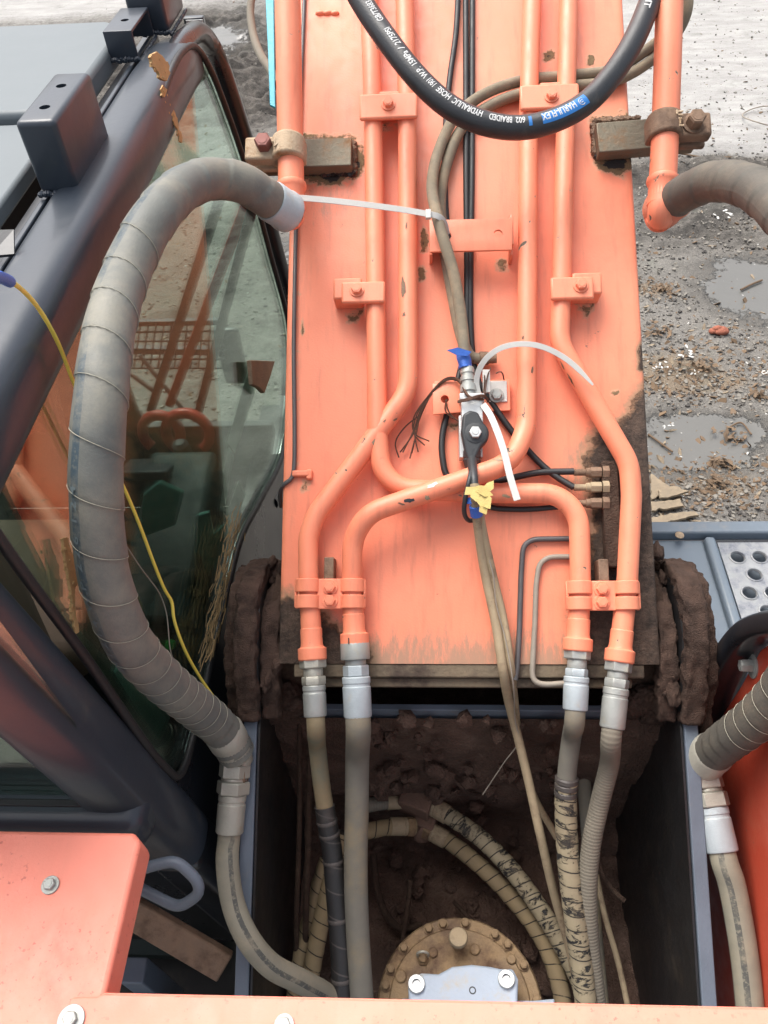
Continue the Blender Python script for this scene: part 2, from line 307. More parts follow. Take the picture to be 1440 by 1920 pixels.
def smooth_path(pts, step, iters=1):
    P = np.array(pts, float)
    if len(P) == 2: n = max(2, int(np.linalg.norm(P[1]-P[0])/step)+1); return np.array([P[0]+(P[1]-P[0])*i/(n-1) for i in range(n)])
    Q = np.r_[[2*P[0]-P[1]], P, [2*P[-1]-P[-2]]]; out = []
    for i in range(1, len(Q)-2):
        p0, p1, p2, p3 = Q[i-1:i+3]; d = [max(np.linalg.norm(b-a)**.5, 1e-5) for a, b in ((p0, p1), (p1, p2), (p2, p3))]
        t1 = d[0]; t2 = t1+d[1]; t3 = t2+d[2]
        for t in np.linspace(t1, t2, 14, endpoint=False):
            A1 = (t1-t)/t1*p0+t/t1*p1; A2 = (t2-t)/(t2-t1)*p1+(t-t1)/(t2-t1)*p2; A3 = (t3-t)/(t3-t2)*p2+(t-t2)/(t3-t2)*p3
            B1 = (t2-t)/t2*A1+t/t2*A2; B2 = (t3-t)/(t3-t1)*A2+(t-t1)/(t3-t1)*A3
            out.append((t2-t)/(t2-t1)*B1+(t-t1)/(t2-t1)*B2)
    out.append(P[-1]); D = np.array(out); s = np.r_[0, np.cumsum(np.linalg.norm(np.diff(D, axis=0), axis=1))]
    n = max(3, int(s[-1]/step)+1); g = np.linspace(0, s[-1], n)
    D = np.c_[np.interp(g, s, D[:, 0]), np.interp(g, s, D[:, 1]), np.interp(g, s, D[:, 2])]
    for _ in range(iters): D[1:-1] = (D[:-2]+2*D[1:-1]+D[2:])/4
    return D
def fillet(pts, rad, n=7):
    """straight runs with circular bends (bent steel tube)"""
    P = [np.array(p, float) for p in pts]; out = [P[0]]
    for i in range(1, len(P)-1):
        a = P[i-1]-P[i]; b = P[i+1]-P[i]; la, lb = np.linalg.norm(a), np.linalg.norm(b); a /= la; b /= lb; th = math.acos(max(-1, min(1, a@b)))
        if math.pi-th < .02: out.append(P[i]); continue
        d = min(rad/math.tan(th/2), la*.48, lb*.48); r = d*math.tan(th/2); c = P[i]+(a+b)/np.linalg.norm(a+b)*(r/math.sin(th/2))
        s, e = P[i]+a*d-c, P[i]+b*d-c; ang = math.acos(max(-1, min(1, s@e/r/r)))
        for k in range(n+1): f = k/n; out.append(c+(s*math.sin((1-f)*ang)+e*math.sin(f*ang))/math.sin(ang))
    out.append(P[-1]); return np.array(out)
class Path:
    """centre line with frames: N turns towards the camera side, so that v = .75 is the side seen"""
    def __init__(s, D, view=True):
        s.D = D; T = np.gradient(D, axis=0); T /= np.linalg.norm(T, axis=1)[:, None]; s.T = T
        s.s = np.r_[0, np.cumsum(np.linalg.norm(np.diff(D, axis=0), axis=1))]
        N = []; ref = -FW
        prev = None
        for t in T:
            if prev is None or view: q = ref
            else: q = prev
            n = q-t*(q@t); l = np.linalg.norm(n)
            if l < .15 and prev is not None: n = prev-t*(prev@t); l = np.linalg.norm(n)
            n /= l; N.append(n); prev = n
        s.N = np.array(N); s.B = np.cross(s.T, s.N)
    def at(s, u):
        f = [np.interp(u, s.s, A[:, k]) for A in (s.D, s.T, s.N, s.B) for k in range(3)]
        return [np.array(f[i:i+3]) for i in (0, 3, 6, 9)]
def sweep(mb, path, r, seg=16, rf=None, cap=True, u0=0.):
    D, N, B = path.D, path.N, path.B; n = len(D); th = np.linspace(0, 2*math.pi, seg+1)
    V = np.zeros((n, seg+1, 3)); rad = np.full((n, seg+1), r, float)
    if rf is not None: rad = rf(path.s[:, None], th[None, :]/(2*math.pi))*np.ones((n, seg+1))
    V = D[:, None]+rad[..., None]*(np.cos(th)[None, :, None]*B[:, None]-np.sin(th)[None, :, None]*N[:, None])
    F = []; UV = []; w = seg+1
    for i in range(n-1):
        for k in range(seg):
            F.append((i*w+k, (i+1)*w+k, (i+1)*w+k+1, i*w+k+1))
            UV += [(path.s[i]+u0, k/seg), (path.s[i+1]+u0, k/seg), (path.s[i+1]+u0, (k+1)/seg), (path.s[i]+u0, (k+1)/seg)]
    Vf = V.reshape(-1, 3)
    if cap:
        F.append(tuple(range(seg))); UV += [(0, 0)]*seg
        F.append(tuple((n-1)*w+k for k in range(seg))[::-1]); UV += [(path.s[-1], 0)]*seg
    mb.add(Vf, F, UV); return mb
def tube(name, pts, r, mat, parent=None, seg=14, step=.008, rf=None, raw=False, view=True, it=1):
    D = np.array(pts, float) if raw else smooth_path(pts, step, it)
    p = Path(D, view); mb = MB(); sweep(mb, p, r, seg, rf)
    o = mb.build(name, mat, parent, fixn=False, ang=50); o['_'] = 1; del o['_']; return o, p
def wires(name, paths, r, mat, parent=None, seg=6):
    mb = MB()
    for q in paths: sweep(mb, Path(smooth_path(q, .006)), r, seg)
    return mb.build(name, mat, parent, fixn=False, ang=60)
def text_mesh(s, size, bold=.010):
    c = bpy.data.curves.new('t', 'FONT'); c.body = s; c.size = size; c.align_x = 'LEFT'; c.resolution_u = 3; c.offset = size*bold; c.space_character = 1.0
    o = bpy.data.objects.new('t', c); COL.objects.link(o); dg = bpy.context.evaluated_depsgraph_get(); me = bpy.data.meshes.new_from_object(o.evaluated_get(dg))
    bpy.data.objects.remove(o); bm = bmesh.new(); bm.from_mesh(me); bmesh.ops.triangulate(bm, faces=bm.faces)
    for _ in range(2):
        lng = [e for e in bm.edges if e.calc_length() > size*.22]
        if lng: bmesh.ops.subdivide_edges(bm, edges=lng, cuts=1); bmesh.ops.triangulate(bm, faces=bm.faces)
    V = np.array([v.co[:] for v in bm.verts]); bm.verts.index_update(); F = [tuple(v.index for v in f.verts) for f in bm.faces]; bm.free(); bpy.data.meshes.remove(me)
    return V, F
def print_on(name, V, F, path, r, s0, lat, mat, parent, sgn=1, stretch=1., flip=1, off=.0005):
    """flat print wrapped on a round hose: x runs along, y round it"""
    W_ = []
    for x, y, z in V:
        p, t, n, b = path.at(s0+sgn*x*stretch); a = lat+flip*y/r
        d = n*math.cos(a)+b*math.sin(a); W_.append(p+d*(r+off))
    mb = MB(); mb.add(W_, F); return mb.build(name, mat, parent, smooth=False)
def text_flat(name, s, size, p, x, y, z, mat, parent, ext=.0006):
    V, F = text_mesh(s, size); w = V[:, 0].max()+V[:, 0].min(); h = V[:, 1].max()+V[:, 1].min()
    P = np.array(p)+(V[:, :1]-w/2)*np.array(x)+(V[:, 1:2]-h/2)*np.array(y)+ext*np.array(z)
    mb = MB(); mb.add(P, F); return mb.build(name, mat, parent, smooth=False)
def bolt_mesh(name, r, h, mat, washer=1.35):
    mb = MB()
    if washer: mb.lathe((0, 0, 0), (0, 0, 1), [(0, r*washer), (.0022, r*washer), (.0026, r*washer*.96)], 22)
    z0 = .0026 if washer else 0.
    mb.lathe((0, 0, z0), (0, 0, 1), [(-.004, r), (h*.85, r), (h, r*.86)], 6); mb.lathe((0, 0, z0+h), (0, 0, 1), [(-.001, r*.6), (.0008, r*.58)], 16)
    o = mb.build(name, mat, None, ang=30); me = o.data; off = o.location.copy()
    me.transform(Matrix.Translation(off)); bpy.data.objects.remove(o); return me
def cut(o, cutters):
    """drill round holes: boolean with temporary cylinders, result baked into the mesh"""
    tmp = []
    for p, ax, r, l in cutters:
        m_ = MB(); m_.lathe(np.array(p)-np.array(ax)*l/2, ax, [(0, r), (l, r)], 24); c_ = m_.build('cutter', 'plastic'); tmp.append(c_)
        b = o.modifiers.new('hole', 'BOOLEAN'); b.operation = 'DIFFERENCE'; b.object = c_; b.solver = 'EXACT'
    bpy.context.view_layer.update(); dg = bpy.context.evaluated_depsgraph_get(); me = bpy.data.meshes.new_from_object(o.evaluated_get(dg)); o.modifiers.clear(); old = o.data; o.data = me; me.name = old.name
    me.polygons.foreach_set('use_smooth', [True]*len(me.polygons)); me.set_sharp_from_angle(angle=R_(35))
    for c_ in tmp: bpy.data.objects.remove(c_)
    return o
def lump(mb, c, rad, seed, rough=.35, sub=3, sq=(1, 1, 1)):
    bm = bmesh.new(); bmesh.ops.create_icosphere(bm, subdivisions=sub, radius=1.); V = np.array([v.co[:] for v in bm.verts]); bm.verts.index_update(); F = [tuple(v.index for v in f.verts) for f in bm.faces]; bm.free()
    d = 1+rough*(fbm(V+seed*3.7, 1.6, seed, 4)-.5)*2+rough*.5*(fbm(V+seed, 6, seed, 3)-.5)
    mb.add(np.array(c)+V*d[:, None]*rad*np.array(sq), F)
X, Y, Z3 = np.array([1., 0, 0]), np.array([0, 1., 0]), np.array([0, 0, 1.])

# ------------------------------------------------------------------ ground
def axis(lo, hi, d, far, g=1.35):
    a = list(np.arange(lo, hi, d)); s = d
    while a[-1] < far: s *= g; a.append(a[-1]+s)
    s = d
    while a[0] > -far: s *= g; a.insert(0, a[0]-s)
    return np.array(a)
gx, gy = axis(-5.2, 5.0, .028, 400), axis(.4, 13.5, .03, 400)
GXX, GYY = np.meshgrid(gx, gy); P2 = np.c_[GXX.ravel(), GYY.ravel()]
def gblob(px, py, rx, ry):
    c = hz(px, py, 0); return np.exp(-(((P2[:, 0]-c[0])/rx)**2+((P2[:, 1]-c[1])/ry)**2))
def clampa(x): return np.clip(x, 0, 1)
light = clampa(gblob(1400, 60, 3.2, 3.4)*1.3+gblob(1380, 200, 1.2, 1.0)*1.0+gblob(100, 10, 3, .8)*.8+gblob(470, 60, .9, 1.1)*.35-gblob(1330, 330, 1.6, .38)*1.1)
wet = clampa(gblob(1420, 540, .42, .45)*1.15+gblob(1290, 850, .5, .2)*.95+gblob(1380, 800, .25, .14)*.7+gblob(400, 70, .55, .6)*.9+gblob(540, 470, .25, .5)*.5+gblob(1260, 790, .25, .15)*.6)
churn = clampa(gblob(420, 130, 2.2, 1.4)*1.3+gblob(400, 45, .8, .7)*.8+gblob(470, 210, .8, .5)*.8+gblob(1330, 330, 1.6, .4)+gblob(1330, 420, 1.2, .4)*.7+gblob(400, 620, .6, .6)*.5)
leaf = clampa(gblob(1255, 690, .35, .22)*.9+gblob(1330, 720, .4, .12)*.7+gblob(1220, 540, .2, .14)*.9+gblob(1350, 910, .4, .2)*.7+gblob(1400, 650, .3, .2)*.4)
f1 = fbm(P2, .7, 3, 4); f2 = fbm(P2, 5, 5, 5); f3 = fbm(P2*np.array([.5, 1.6]), 4, 8, 5)
zz = (f1-.5)*.06+(f2-.5)*.035*(1-.75*light)+churn*((f3-.5)*.42+(fbm(P2, 9, 12, 4)-.5)*.12)+leaf*(fbm(P2, 14, 9, 4)-.5)*.05
zz = zz*(1-.93*sstep(.3, .7, wet))-.015*wet
far_f = np.exp(-(np.maximum(np.hypot(P2[:, 0], P2[:, 1]-6)-9, 0)/10)**2); zz *= far_f
nx, ny = len(gx), len(gy); idx = np.arange(nx*ny).reshape(ny, nx)
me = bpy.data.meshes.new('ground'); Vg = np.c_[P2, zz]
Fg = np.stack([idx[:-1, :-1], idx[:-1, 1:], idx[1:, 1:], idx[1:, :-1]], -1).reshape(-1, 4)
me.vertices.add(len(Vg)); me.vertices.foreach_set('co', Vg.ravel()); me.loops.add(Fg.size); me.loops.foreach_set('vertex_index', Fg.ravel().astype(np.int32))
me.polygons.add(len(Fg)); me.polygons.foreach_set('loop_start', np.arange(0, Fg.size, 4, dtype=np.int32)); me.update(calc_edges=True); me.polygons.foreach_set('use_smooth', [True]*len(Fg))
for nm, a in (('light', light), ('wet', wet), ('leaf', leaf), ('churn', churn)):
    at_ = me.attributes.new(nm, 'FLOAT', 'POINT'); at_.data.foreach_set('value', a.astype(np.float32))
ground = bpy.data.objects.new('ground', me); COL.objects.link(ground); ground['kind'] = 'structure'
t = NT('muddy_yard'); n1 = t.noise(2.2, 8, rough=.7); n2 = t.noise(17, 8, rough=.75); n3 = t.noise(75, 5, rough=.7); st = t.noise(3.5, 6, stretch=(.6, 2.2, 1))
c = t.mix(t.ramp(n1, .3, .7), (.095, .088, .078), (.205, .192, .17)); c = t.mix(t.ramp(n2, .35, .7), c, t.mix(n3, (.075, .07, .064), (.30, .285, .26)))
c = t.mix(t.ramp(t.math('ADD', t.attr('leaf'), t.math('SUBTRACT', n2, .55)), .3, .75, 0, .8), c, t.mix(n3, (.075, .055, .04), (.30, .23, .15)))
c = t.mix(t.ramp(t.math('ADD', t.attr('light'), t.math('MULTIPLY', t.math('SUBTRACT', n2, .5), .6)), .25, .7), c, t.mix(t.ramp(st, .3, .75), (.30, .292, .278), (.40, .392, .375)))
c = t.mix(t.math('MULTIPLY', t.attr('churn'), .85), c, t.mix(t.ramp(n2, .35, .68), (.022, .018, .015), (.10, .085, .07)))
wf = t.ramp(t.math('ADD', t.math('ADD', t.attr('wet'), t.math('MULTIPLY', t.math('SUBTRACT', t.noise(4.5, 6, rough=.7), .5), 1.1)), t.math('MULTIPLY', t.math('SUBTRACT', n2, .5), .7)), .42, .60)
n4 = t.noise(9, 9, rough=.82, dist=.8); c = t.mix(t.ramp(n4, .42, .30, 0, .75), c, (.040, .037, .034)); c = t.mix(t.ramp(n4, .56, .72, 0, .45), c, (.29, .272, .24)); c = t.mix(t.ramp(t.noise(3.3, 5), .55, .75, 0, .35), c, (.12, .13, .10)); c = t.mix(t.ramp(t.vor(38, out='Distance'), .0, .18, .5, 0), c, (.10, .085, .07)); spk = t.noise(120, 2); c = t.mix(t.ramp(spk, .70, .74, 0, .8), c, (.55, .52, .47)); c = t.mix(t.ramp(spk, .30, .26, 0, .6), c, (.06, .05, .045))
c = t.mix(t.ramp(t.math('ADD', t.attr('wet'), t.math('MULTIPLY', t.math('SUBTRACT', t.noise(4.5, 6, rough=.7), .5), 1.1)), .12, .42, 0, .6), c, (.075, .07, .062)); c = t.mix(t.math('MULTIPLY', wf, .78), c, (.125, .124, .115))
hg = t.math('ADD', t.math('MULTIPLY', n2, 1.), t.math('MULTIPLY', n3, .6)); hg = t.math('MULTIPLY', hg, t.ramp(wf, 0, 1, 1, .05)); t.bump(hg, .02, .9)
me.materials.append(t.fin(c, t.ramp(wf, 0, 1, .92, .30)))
# ------------------------------------------------------------------ boom frame
O0 = at(873, 1085, 1.4737); _q = at(877.5, 0, 1.6846)-O0; _q[0] = 0; UB = _q/np.linalg.norm(_q); NB = np.cross(X, UB); HWB = .35
def bq(px, py, h=0.): return hit(px, py, O0+NB*h, NB)
def bl(px, py, h=0.): d = bq(px, py, h)-O0; return d[0], d@UB
def bp(x, t_, h=0.): return O0+X*x+UB*t_+NB*h
TF = bl(873, 1245)[1]                                     # foot edge of the top plate
boom = thing('excavator_boom', 'orange box boom of the excavator with bent steel tubes clamped along its top', 'boom', bp(0, TF, -.3))
prof = [(-.35, -.55), (-.35, -.3), (-.35, -.12), (-.35, -.05), (-.35, -.012), (-.3485, -.004), (-.344, -.0008)]
xs = list(np.linspace(-.338, .338, 96)); prof += [(x, 0.) for x in xs]; prof += [(-a, b) for a, b in prof[:7]][::-1]
prof = np.array(prof); ts = np.r_[np.arange(TF, 1.75, .008), np.arange(1.8, 3.2, .1)]
V = np.array([bp(a, t_, b) for t_ in ts for a, b in prof]); m = len(prof)
Fb = [(i*m+k, i*m+k+1, (i+1)*m+k+1, (i+1)*m+k) for i in range(len(ts)-1) for k in range(m-1)]
Fb += [(i*m+m-1, i*m, (i+1)*m, (i+1)*m+m-1) for i in range(len(ts)-1)]+[tuple(range(m))[::-1], tuple((len(ts)-1)*m+k for k in range(m))]
sh = MB().add(V, Fb).build('box_shell', 'boom', boom, ang=60)
LX = (V-O0)[:, 0]; LT = (V-O0)@UB; LH = (V-O0)@NB
QX = np.zeros(len(V)); QY = np.zeros(len(V))
for i, p in enumerate(V): QX[i], QY[i] = proj(p)
def seg_mask(pts, soft):
    """inside a polygon drawn on the photo, with a soft rim (pixels)"""
    P = np.array(pts, float); ins = np.zeros(len(V), bool); dist = np.full(len(V), 1e9); n = len(P)
    for i in range(n):
        (x1, y1), (x2, y2) = P[i], P[(i+1) % n]
        cr = ((y1 > QY) != (y2 > QY)) & (QX < (x2-x1)*(QY-y1)/((y2-y1) if y2 != y1 else 1e-9)+x1); ins ^= cr
        tt = np.clip(((QX-x1)*(x2-x1)+(QY-y1)*(y2-y1))/((x2-x1)**2+(y2-y1)**2), 0, 1); dist = np.minimum(dist, np.hypot(QX-x1-tt*(x2-x1), QY-y1-tt*(y2-y1)))
    return np.clip(.5+np.where(ins, dist, -dist)/(2*soft), 0, 1)
mud = np.maximum.reduce([seg_mask([(1240, 700), (1200, 735), (1165, 790), (1120, 810), (1095, 860), (1115, 950), (1105, 1050), (1085, 1130), (1075, 1260), (1300, 1260)], 40),
    seg_mask([(480, 1110), (530, 1120), (580, 1130), (620, 1170), (690, 1215), (700, 1275), (480, 1275)], 34), seg_mask([(1226, 670), (1226, 689), (1212, 697), (1198, 694), (1198, 670), (1198, 650), (1212, 635), (1226, 650)], 14)])
mud = np.where((LH < -.05) & (LT < .55), np.maximum(mud, sstep(.6, .2, LT)*.75), mud)
rust = np.maximum.reduce([seg_mask([(1075, 568), (1120, 564), (1112, 590), (1098, 612), (1085, 585)], 10)*.6, seg_mask([(690, 226), (770, 224), (740, 250), (715, 262)], 10)*.5, seg_mask([(990, 206), (1075, 204), (1040, 228), (1010, 236)], 10)*.5, seg_mask([(546, 430), (562, 430), (560, 880), (545, 880)], 12)*.42, seg_mask([(555, 895), (590, 893), (580, 930), (562, 925)], 9)*.55, seg_mask([(820, 785), (870, 785), (862, 812), (835, 806)], 9)*.5, seg_mask([(548, 248), (668, 258), (690, 320), (640, 345), (560, 335)], 26)*1.0, seg_mask([(575, 318), (650, 318), (640, 345), (600, 345)], 14)*1.1,
    seg_mask([(1112, 222), (1205, 215), (1205, 315), (1120, 320)], 24)*1.05, seg_mask([(1125, 285), (1200, 285), (1170, 330), (1130, 318)], 14)*1.05,
    seg_mask([(1042, 105), (1042, 113), (1031, 116), (1020, 115), (1020, 105), (1020, 96), (1031, 90), (1042, 96)], 9)*.9, seg_mask([(1116, 112), (1115, 120), (1108, 124), (1100, 123), (1100, 112), (1100, 103), (1108, 95), (1115, 103)], 7)*.9, seg_mask([(798, 515), (798, 524), (791, 528), (784, 527), (784, 515), (784, 505), (791, 497), (798, 505)], 9)*.85,
    seg_mask([(803, 452), (803, 470), (795, 477), (787, 474), (787, 452), (787, 434), (795, 420), (803, 434)], 9)*.85, seg_mask([(956, 496), (956, 508), (942, 513), (928, 511), (928, 496), (928, 484), (942, 475), (956, 484)], 10)*.6, seg_mask([(572, 617), (571, 628), (568, 633), (564, 631), (564, 617), (564, 606), (568, 597), (571, 606)], 5)*.8, seg_mask([(640, 585), (690, 570), (690, 590), (650, 620)], 12)*.55, seg_mask([(1162, 737), (1162, 742), (1152, 744), (1142, 743), (1142, 737), (1142, 732), (1152, 728), (1162, 732)], 7)*.7])
dust = np.maximum.reduce([sstep(1110, 1250, QY)*.78*(LH > -.03), np.exp(-((LX-HWB)/.035)**2)*sstep(.9, .1, LT)*.5, seg_mask([(1040, 830), (1110, 800), (1110, 900), (1060, 990), (1040, 900)], 26)*.6, seg_mask([(1000, 120), (1190, 120), (1190, 160), (1000, 165)], 20)*.65, seg_mask([(560, 340), (690, 330), (690, 430), (570, 430)], 40)*.5, seg_mask([(770, 930), (900, 920), (900, 1000), (780, 1000)], 30)*.3])
for nm, a in (('mud', mud), ('rust', rust), ('dust', dust)):
    q = sh.data.attributes.new(nm, 'FLOAT', 'POINT'); q.data.foreach_set('value', np.asarray(a, np.float32))
# foot: dusty ledge, weld bead and hub below the top plate
lip = MB(); lip.box(bp(0, TF-.0125, -.012), X, UB, NB, (.64, .025, .02)); lip.build('foot_ledge', 'ledge', boom, .003)
lip = MB(); lip.box(bp(0, TF-.034, -.024), X, UB, NB, (.60, .018, .018)); lip.build('foot_strip', 'ledge', boom, .003)
hub = MB(); hub.lathe(bp(-.37, TF+.075, -.15), X, [(0, .125), (.74, .125)], 40); hub.build('foot_hub', 'mud', boom)
TR = .0188
def tpx(pts, h=.034): return [bq(*p[:2], p[2] if len(p) > 2 else h) for p in pts]
def btube(pts, rad, r=TR, label=None):
    D = fillet(tpx(pts), rad, 9); D = smooth_path(D, .008, 0)
    o, p = tube('hydraulic_tube', D, r, 'tube', boom, 20, raw=True); 
    if label: o['label'] = label
    return p
pA = btube([(689, -60), (698, 170), (704, 520), (707, 800), (718, 915, .030), (940, 925, .030), (1085, 925, .034), (1088, 1090), (1083, 1215)], .085)
pB = btube([(757, -60), (763, 200), (765, 735, .034), (592, 965), (577, 1010), (579, 1090), (586, 1232)], .09)
pC = btube([(1000, -60), (991, 200), (987, 800, .040), (960, 868, .060), (690, 962, .070), (661, 1010, .050), (660, 1090, .036), (665, 1205)], .085)
pD = btube([(1068, -60), (1060, 250), (1053, 520), (1049, 645), (1180, 870), (1184, 930), (1176, 1090), (1161, 1236)], .10)
# collar rings where each tube meets its hose
for p in (pA, pB, pC, pD):
    L_ = p.s[-1]; q, t_, n, b = p.at(L_); mb = MB(); mb.lathe(q-t_*.052, t_, [(0, .0186), (.001, .0202), (.028, .0202), (.034, .0215), (.036, .0262), (.056, .0262), (.058, .024)], 24); mb.build('tube_collar', 'tube', boom, .001)
BM = bolt_mesh('bolt', .0105, .0085, 'orange'); BM.name = 'bolt'
def bframe(px, py, h): return frame(bq(px, py, h), X, UB, NB)
def clamp_block(px0, px1, py0, py1, h, th, bolts, ex=0., label=None):
    """pressed cover plate on a block; corners in photo pixels"""
    c = (bq(px0, py0, h)+bq(px1, py1, h))/2; w = bl(px1, py1, h)[0]-bl(px0, py1, h)[0]; l = abs(bl(px0, py0, h)[1]-bl(px0, py1, h)[1])
    mb = MB(); mb.box(c-NB*th/2, X, UB, NB, (w, l, th)); o = mb.build('pipe_clamp', 'orange', boom, .004)
    if label: o['label'] = label
    for b in bolts: inst('bolt', BM, bframe(b[0], b[1], h), o)
    return o
clamp_block(674, 783, 174, 221, .061, .010, [(728, 196)]); clamp_block(975, 1087, 157, 203, .061, .010, [(1034, 181)])
clamp_block(640, 722, 527, 567, .061, .012, [(669, 544)]); clamp_block(1033, 1114, 518, 560, .061, .012, [(1089, 536)], label='pipe clamp with a rusty bare bolt')
for c4 in ((628, 680, 529, 572), (1070, 1124, 519, 563)):
    mb = MB(); mb.box((bq(c4[0], c4[2], .024)+bq(c4[1], c4[3], .024))/2, X, UB, NB, (abs(bl(c4[1], 0, .024)[0]-bl(c4[0], 0, .024)[0])*.95, .044, .048)); mb.build('clamp_block', 'orange', boom, .004)
for c4 in ((695, 765, 200), (1000, 1060, 184)):
    mb = MB(); mb.box((bq(c4[0], c4[2], .02)+bq(c4[1], c4[2], .02))/2, X, UB, NB, (.045, .036, .05)); mb.build('clamp_block', 'orange', boom, .004)
# double strap clamps near the foot
def strap_clamp(xl, xr, xc, y0, y1, label):
    c = bq((xl+xr)/2, (y0+y1)/2, .034); mb = MB()
    half = abs(bl(xl, y0)[1]-bl(xl, y1)[1])/2
    def ring(cx, yy, r0, r1, ln):
        q = bq(cx, yy, .036); m_ = MB(); n = 20; pts = []
        for k in range(n+1):
            a = math.pi*(-.06+1.12*k/n); pts.append((math.cos(a), math.sin(a)))
        V_ = [q+UB*(s*ln)+X*(a*r)+NB*(b*r) for s in (-1, 1) for r in (r0, r1) for a, b in pts]; w = n+1
        F_ = []
        for k in range(n):
            F_ += [(k, k+1, w+k+1, w+k), (2*w+k, 3*w+k, 3*w+k+1, 2*w+k+1), (w+k, w+k+1, 3*w+k+1, 3*w+k), (k, 2*w+k, 2*w+k+1, k+1)]
        F_ += [(0, w, 3*w, 2*w), (n, 2*w+n, 3*w+n, w+n)]
        mb.add(V_, F_)
    h3 = half*.40
    for cx in (xl, xr):
        for s in (-1, 1): ring(cx, (y0+y1)/2+s*(y1-y0)*.275, .0188, .0240, h3*1.12)
        for sx in (-1, 1): mb.box(bq(cx, (y0+y1)/2, .036)+X*sx*.0222+NB*.002, X, UB, NB, (.0046, half*2*.9, .012))
    mb.box(bq(xc, (y0+y1)/2, .044), X, UB, NB, (bl(xr, y0)[0]-bl(xl, y0)[0]-.036, half*2, .007)); o = mb.build('strap_clamp', 'orange', boom, .0016); o['label'] = label
    for yy in (y0+(y1-y0)*.27, y0+(y1-y0)*.73): inst('bolt', BM, bframe(xc, yy, .0475), o)
    mb = MB(); mb.box(bq(xc, y0-14, .022), X, UB, NB, (.018, .05, .040)); mb.build('clamp_post', 'castbrown', boom, .002)
strap_clamp(578, 661, 619, 1086, 1141, 'double strap clamp holding the two left tubes above the foot'); strap_clamp(1086, 1173, 1128, 1090, 1144, 'double strap clamp holding the two right tubes above the foot')
# cross bracket with two holes, half way up
mb = MB(); a0, a1, b0, b1 = (805, 412), (962, 409), (806, 472), (960, 468); h0 = .062
def holed_plate(mb, c00, c10, c11, c01, holes, th, nrm):
    """quad plate cut in a row of cells, each with a round hole (u, radius) or none; thickness th"""
    us = [0.]+[u for h in holes for u in (h[0]-h[2], h[0]+h[2])]+[1.]; c00, c10, c11, c01 = map(np.array, (c00, c10, c11, c01)); n = 20
    def P(u, v): return (c00*(1-u)+c10*u)*(1-v)+(c01*(1-u)+c11*u)*v
    for i in range(len(us)-1):
        ua, ub = us[i], us[i+1]
        if ub-ua < 1e-4: continue
        if i % 2 == 0: mb.prism([P(ua, 0), P(ub, 0), P(ub, 1), P(ua, 1)], -nrm*th)
        else:
            _, r, hw, vc = holes[i//2]; cc = P((ua+ub)/2, vc); ex = P(1, 0)-P(0, 0); ex /= np.linalg.norm(ex); ey = np.cross(nrm, ex); sq = []; ci = []
            for k in range(n):
                a = 2*math.pi*k/n; dx, dy = math.cos(a), math.sin(a); s = 1/max(abs(dx), abs(dy)); sq.append(P((ua+ub)/2+dx*s*(ub-ua)/2, vc+(dy*s*vc if dy < 0 else dy*s*(1-vc)))); ci.append(cc+ex*dx*r+ey*dy*r)
            V_ = sq+ci+[p-nrm*th for p in sq]+[p-nrm*th for p in ci]; F_ = []
            for k in range(n):
                j = (k+1) % n; F_ += [(k, j, n+j, n+k), (2*n+k, 3*n+k, 3*n+j, 2*n+j), (n+k, n+j, 3*n+j, 3*n+k), (k, 2*n+k, 2*n+j, j)]
            mb.add(V_, F_)
mb.prism([bq(*p, h0) for p in (b0, b1, a1, a0)], -NB*.006)
for px in (808, 957): mb.box(bq(px, 445, h0/2-.004), X, UB, NB, (.006, .062, h0)); mb.box(bq(px, 474, .02), X, UB, NB, (.006, .03, .04))
cut(mb.build('cross_bracket', 'orange', boom, .0012), [(bq(838, 442, h0), NB, .0085, .04), (bq(934, 438, h0), NB, .0085, .04)])
# small bracket plates under the valve
mb = MB(); mb.prism([bq(812, 777, .03), bq(868, 772, .03), bq(868, 718, .03), bq(811, 719, .03)], -NB*.005); mb.box(bq(840, 722, .015), X, UB, NB, (.052, .005, .03)); cut(mb.build('sensor_bracket', 'orange', boom, .001), [(bq(834, 748, .03), NB, .0078, .03)])
mb = MB(); mb.box(bq(928, 742, .012), X, UB, NB, (.058, .062, .006)); mb.box(bq(925, 741, .008), X, UB, NB, (.04, .04, .012)); o = mb.build('mount_plate', 'orange', boom, .001)
mb = MB(); mb.box(bq(934, 734, .0165), X, UB, NB, (.034, .042, .003)); mb.build('tag_plate', 'white', o, .001)
inst('bolt', bolt_mesh('bolt_zinc', .0105, .008, 'zinc'), bframe(931, 742, .018), o)
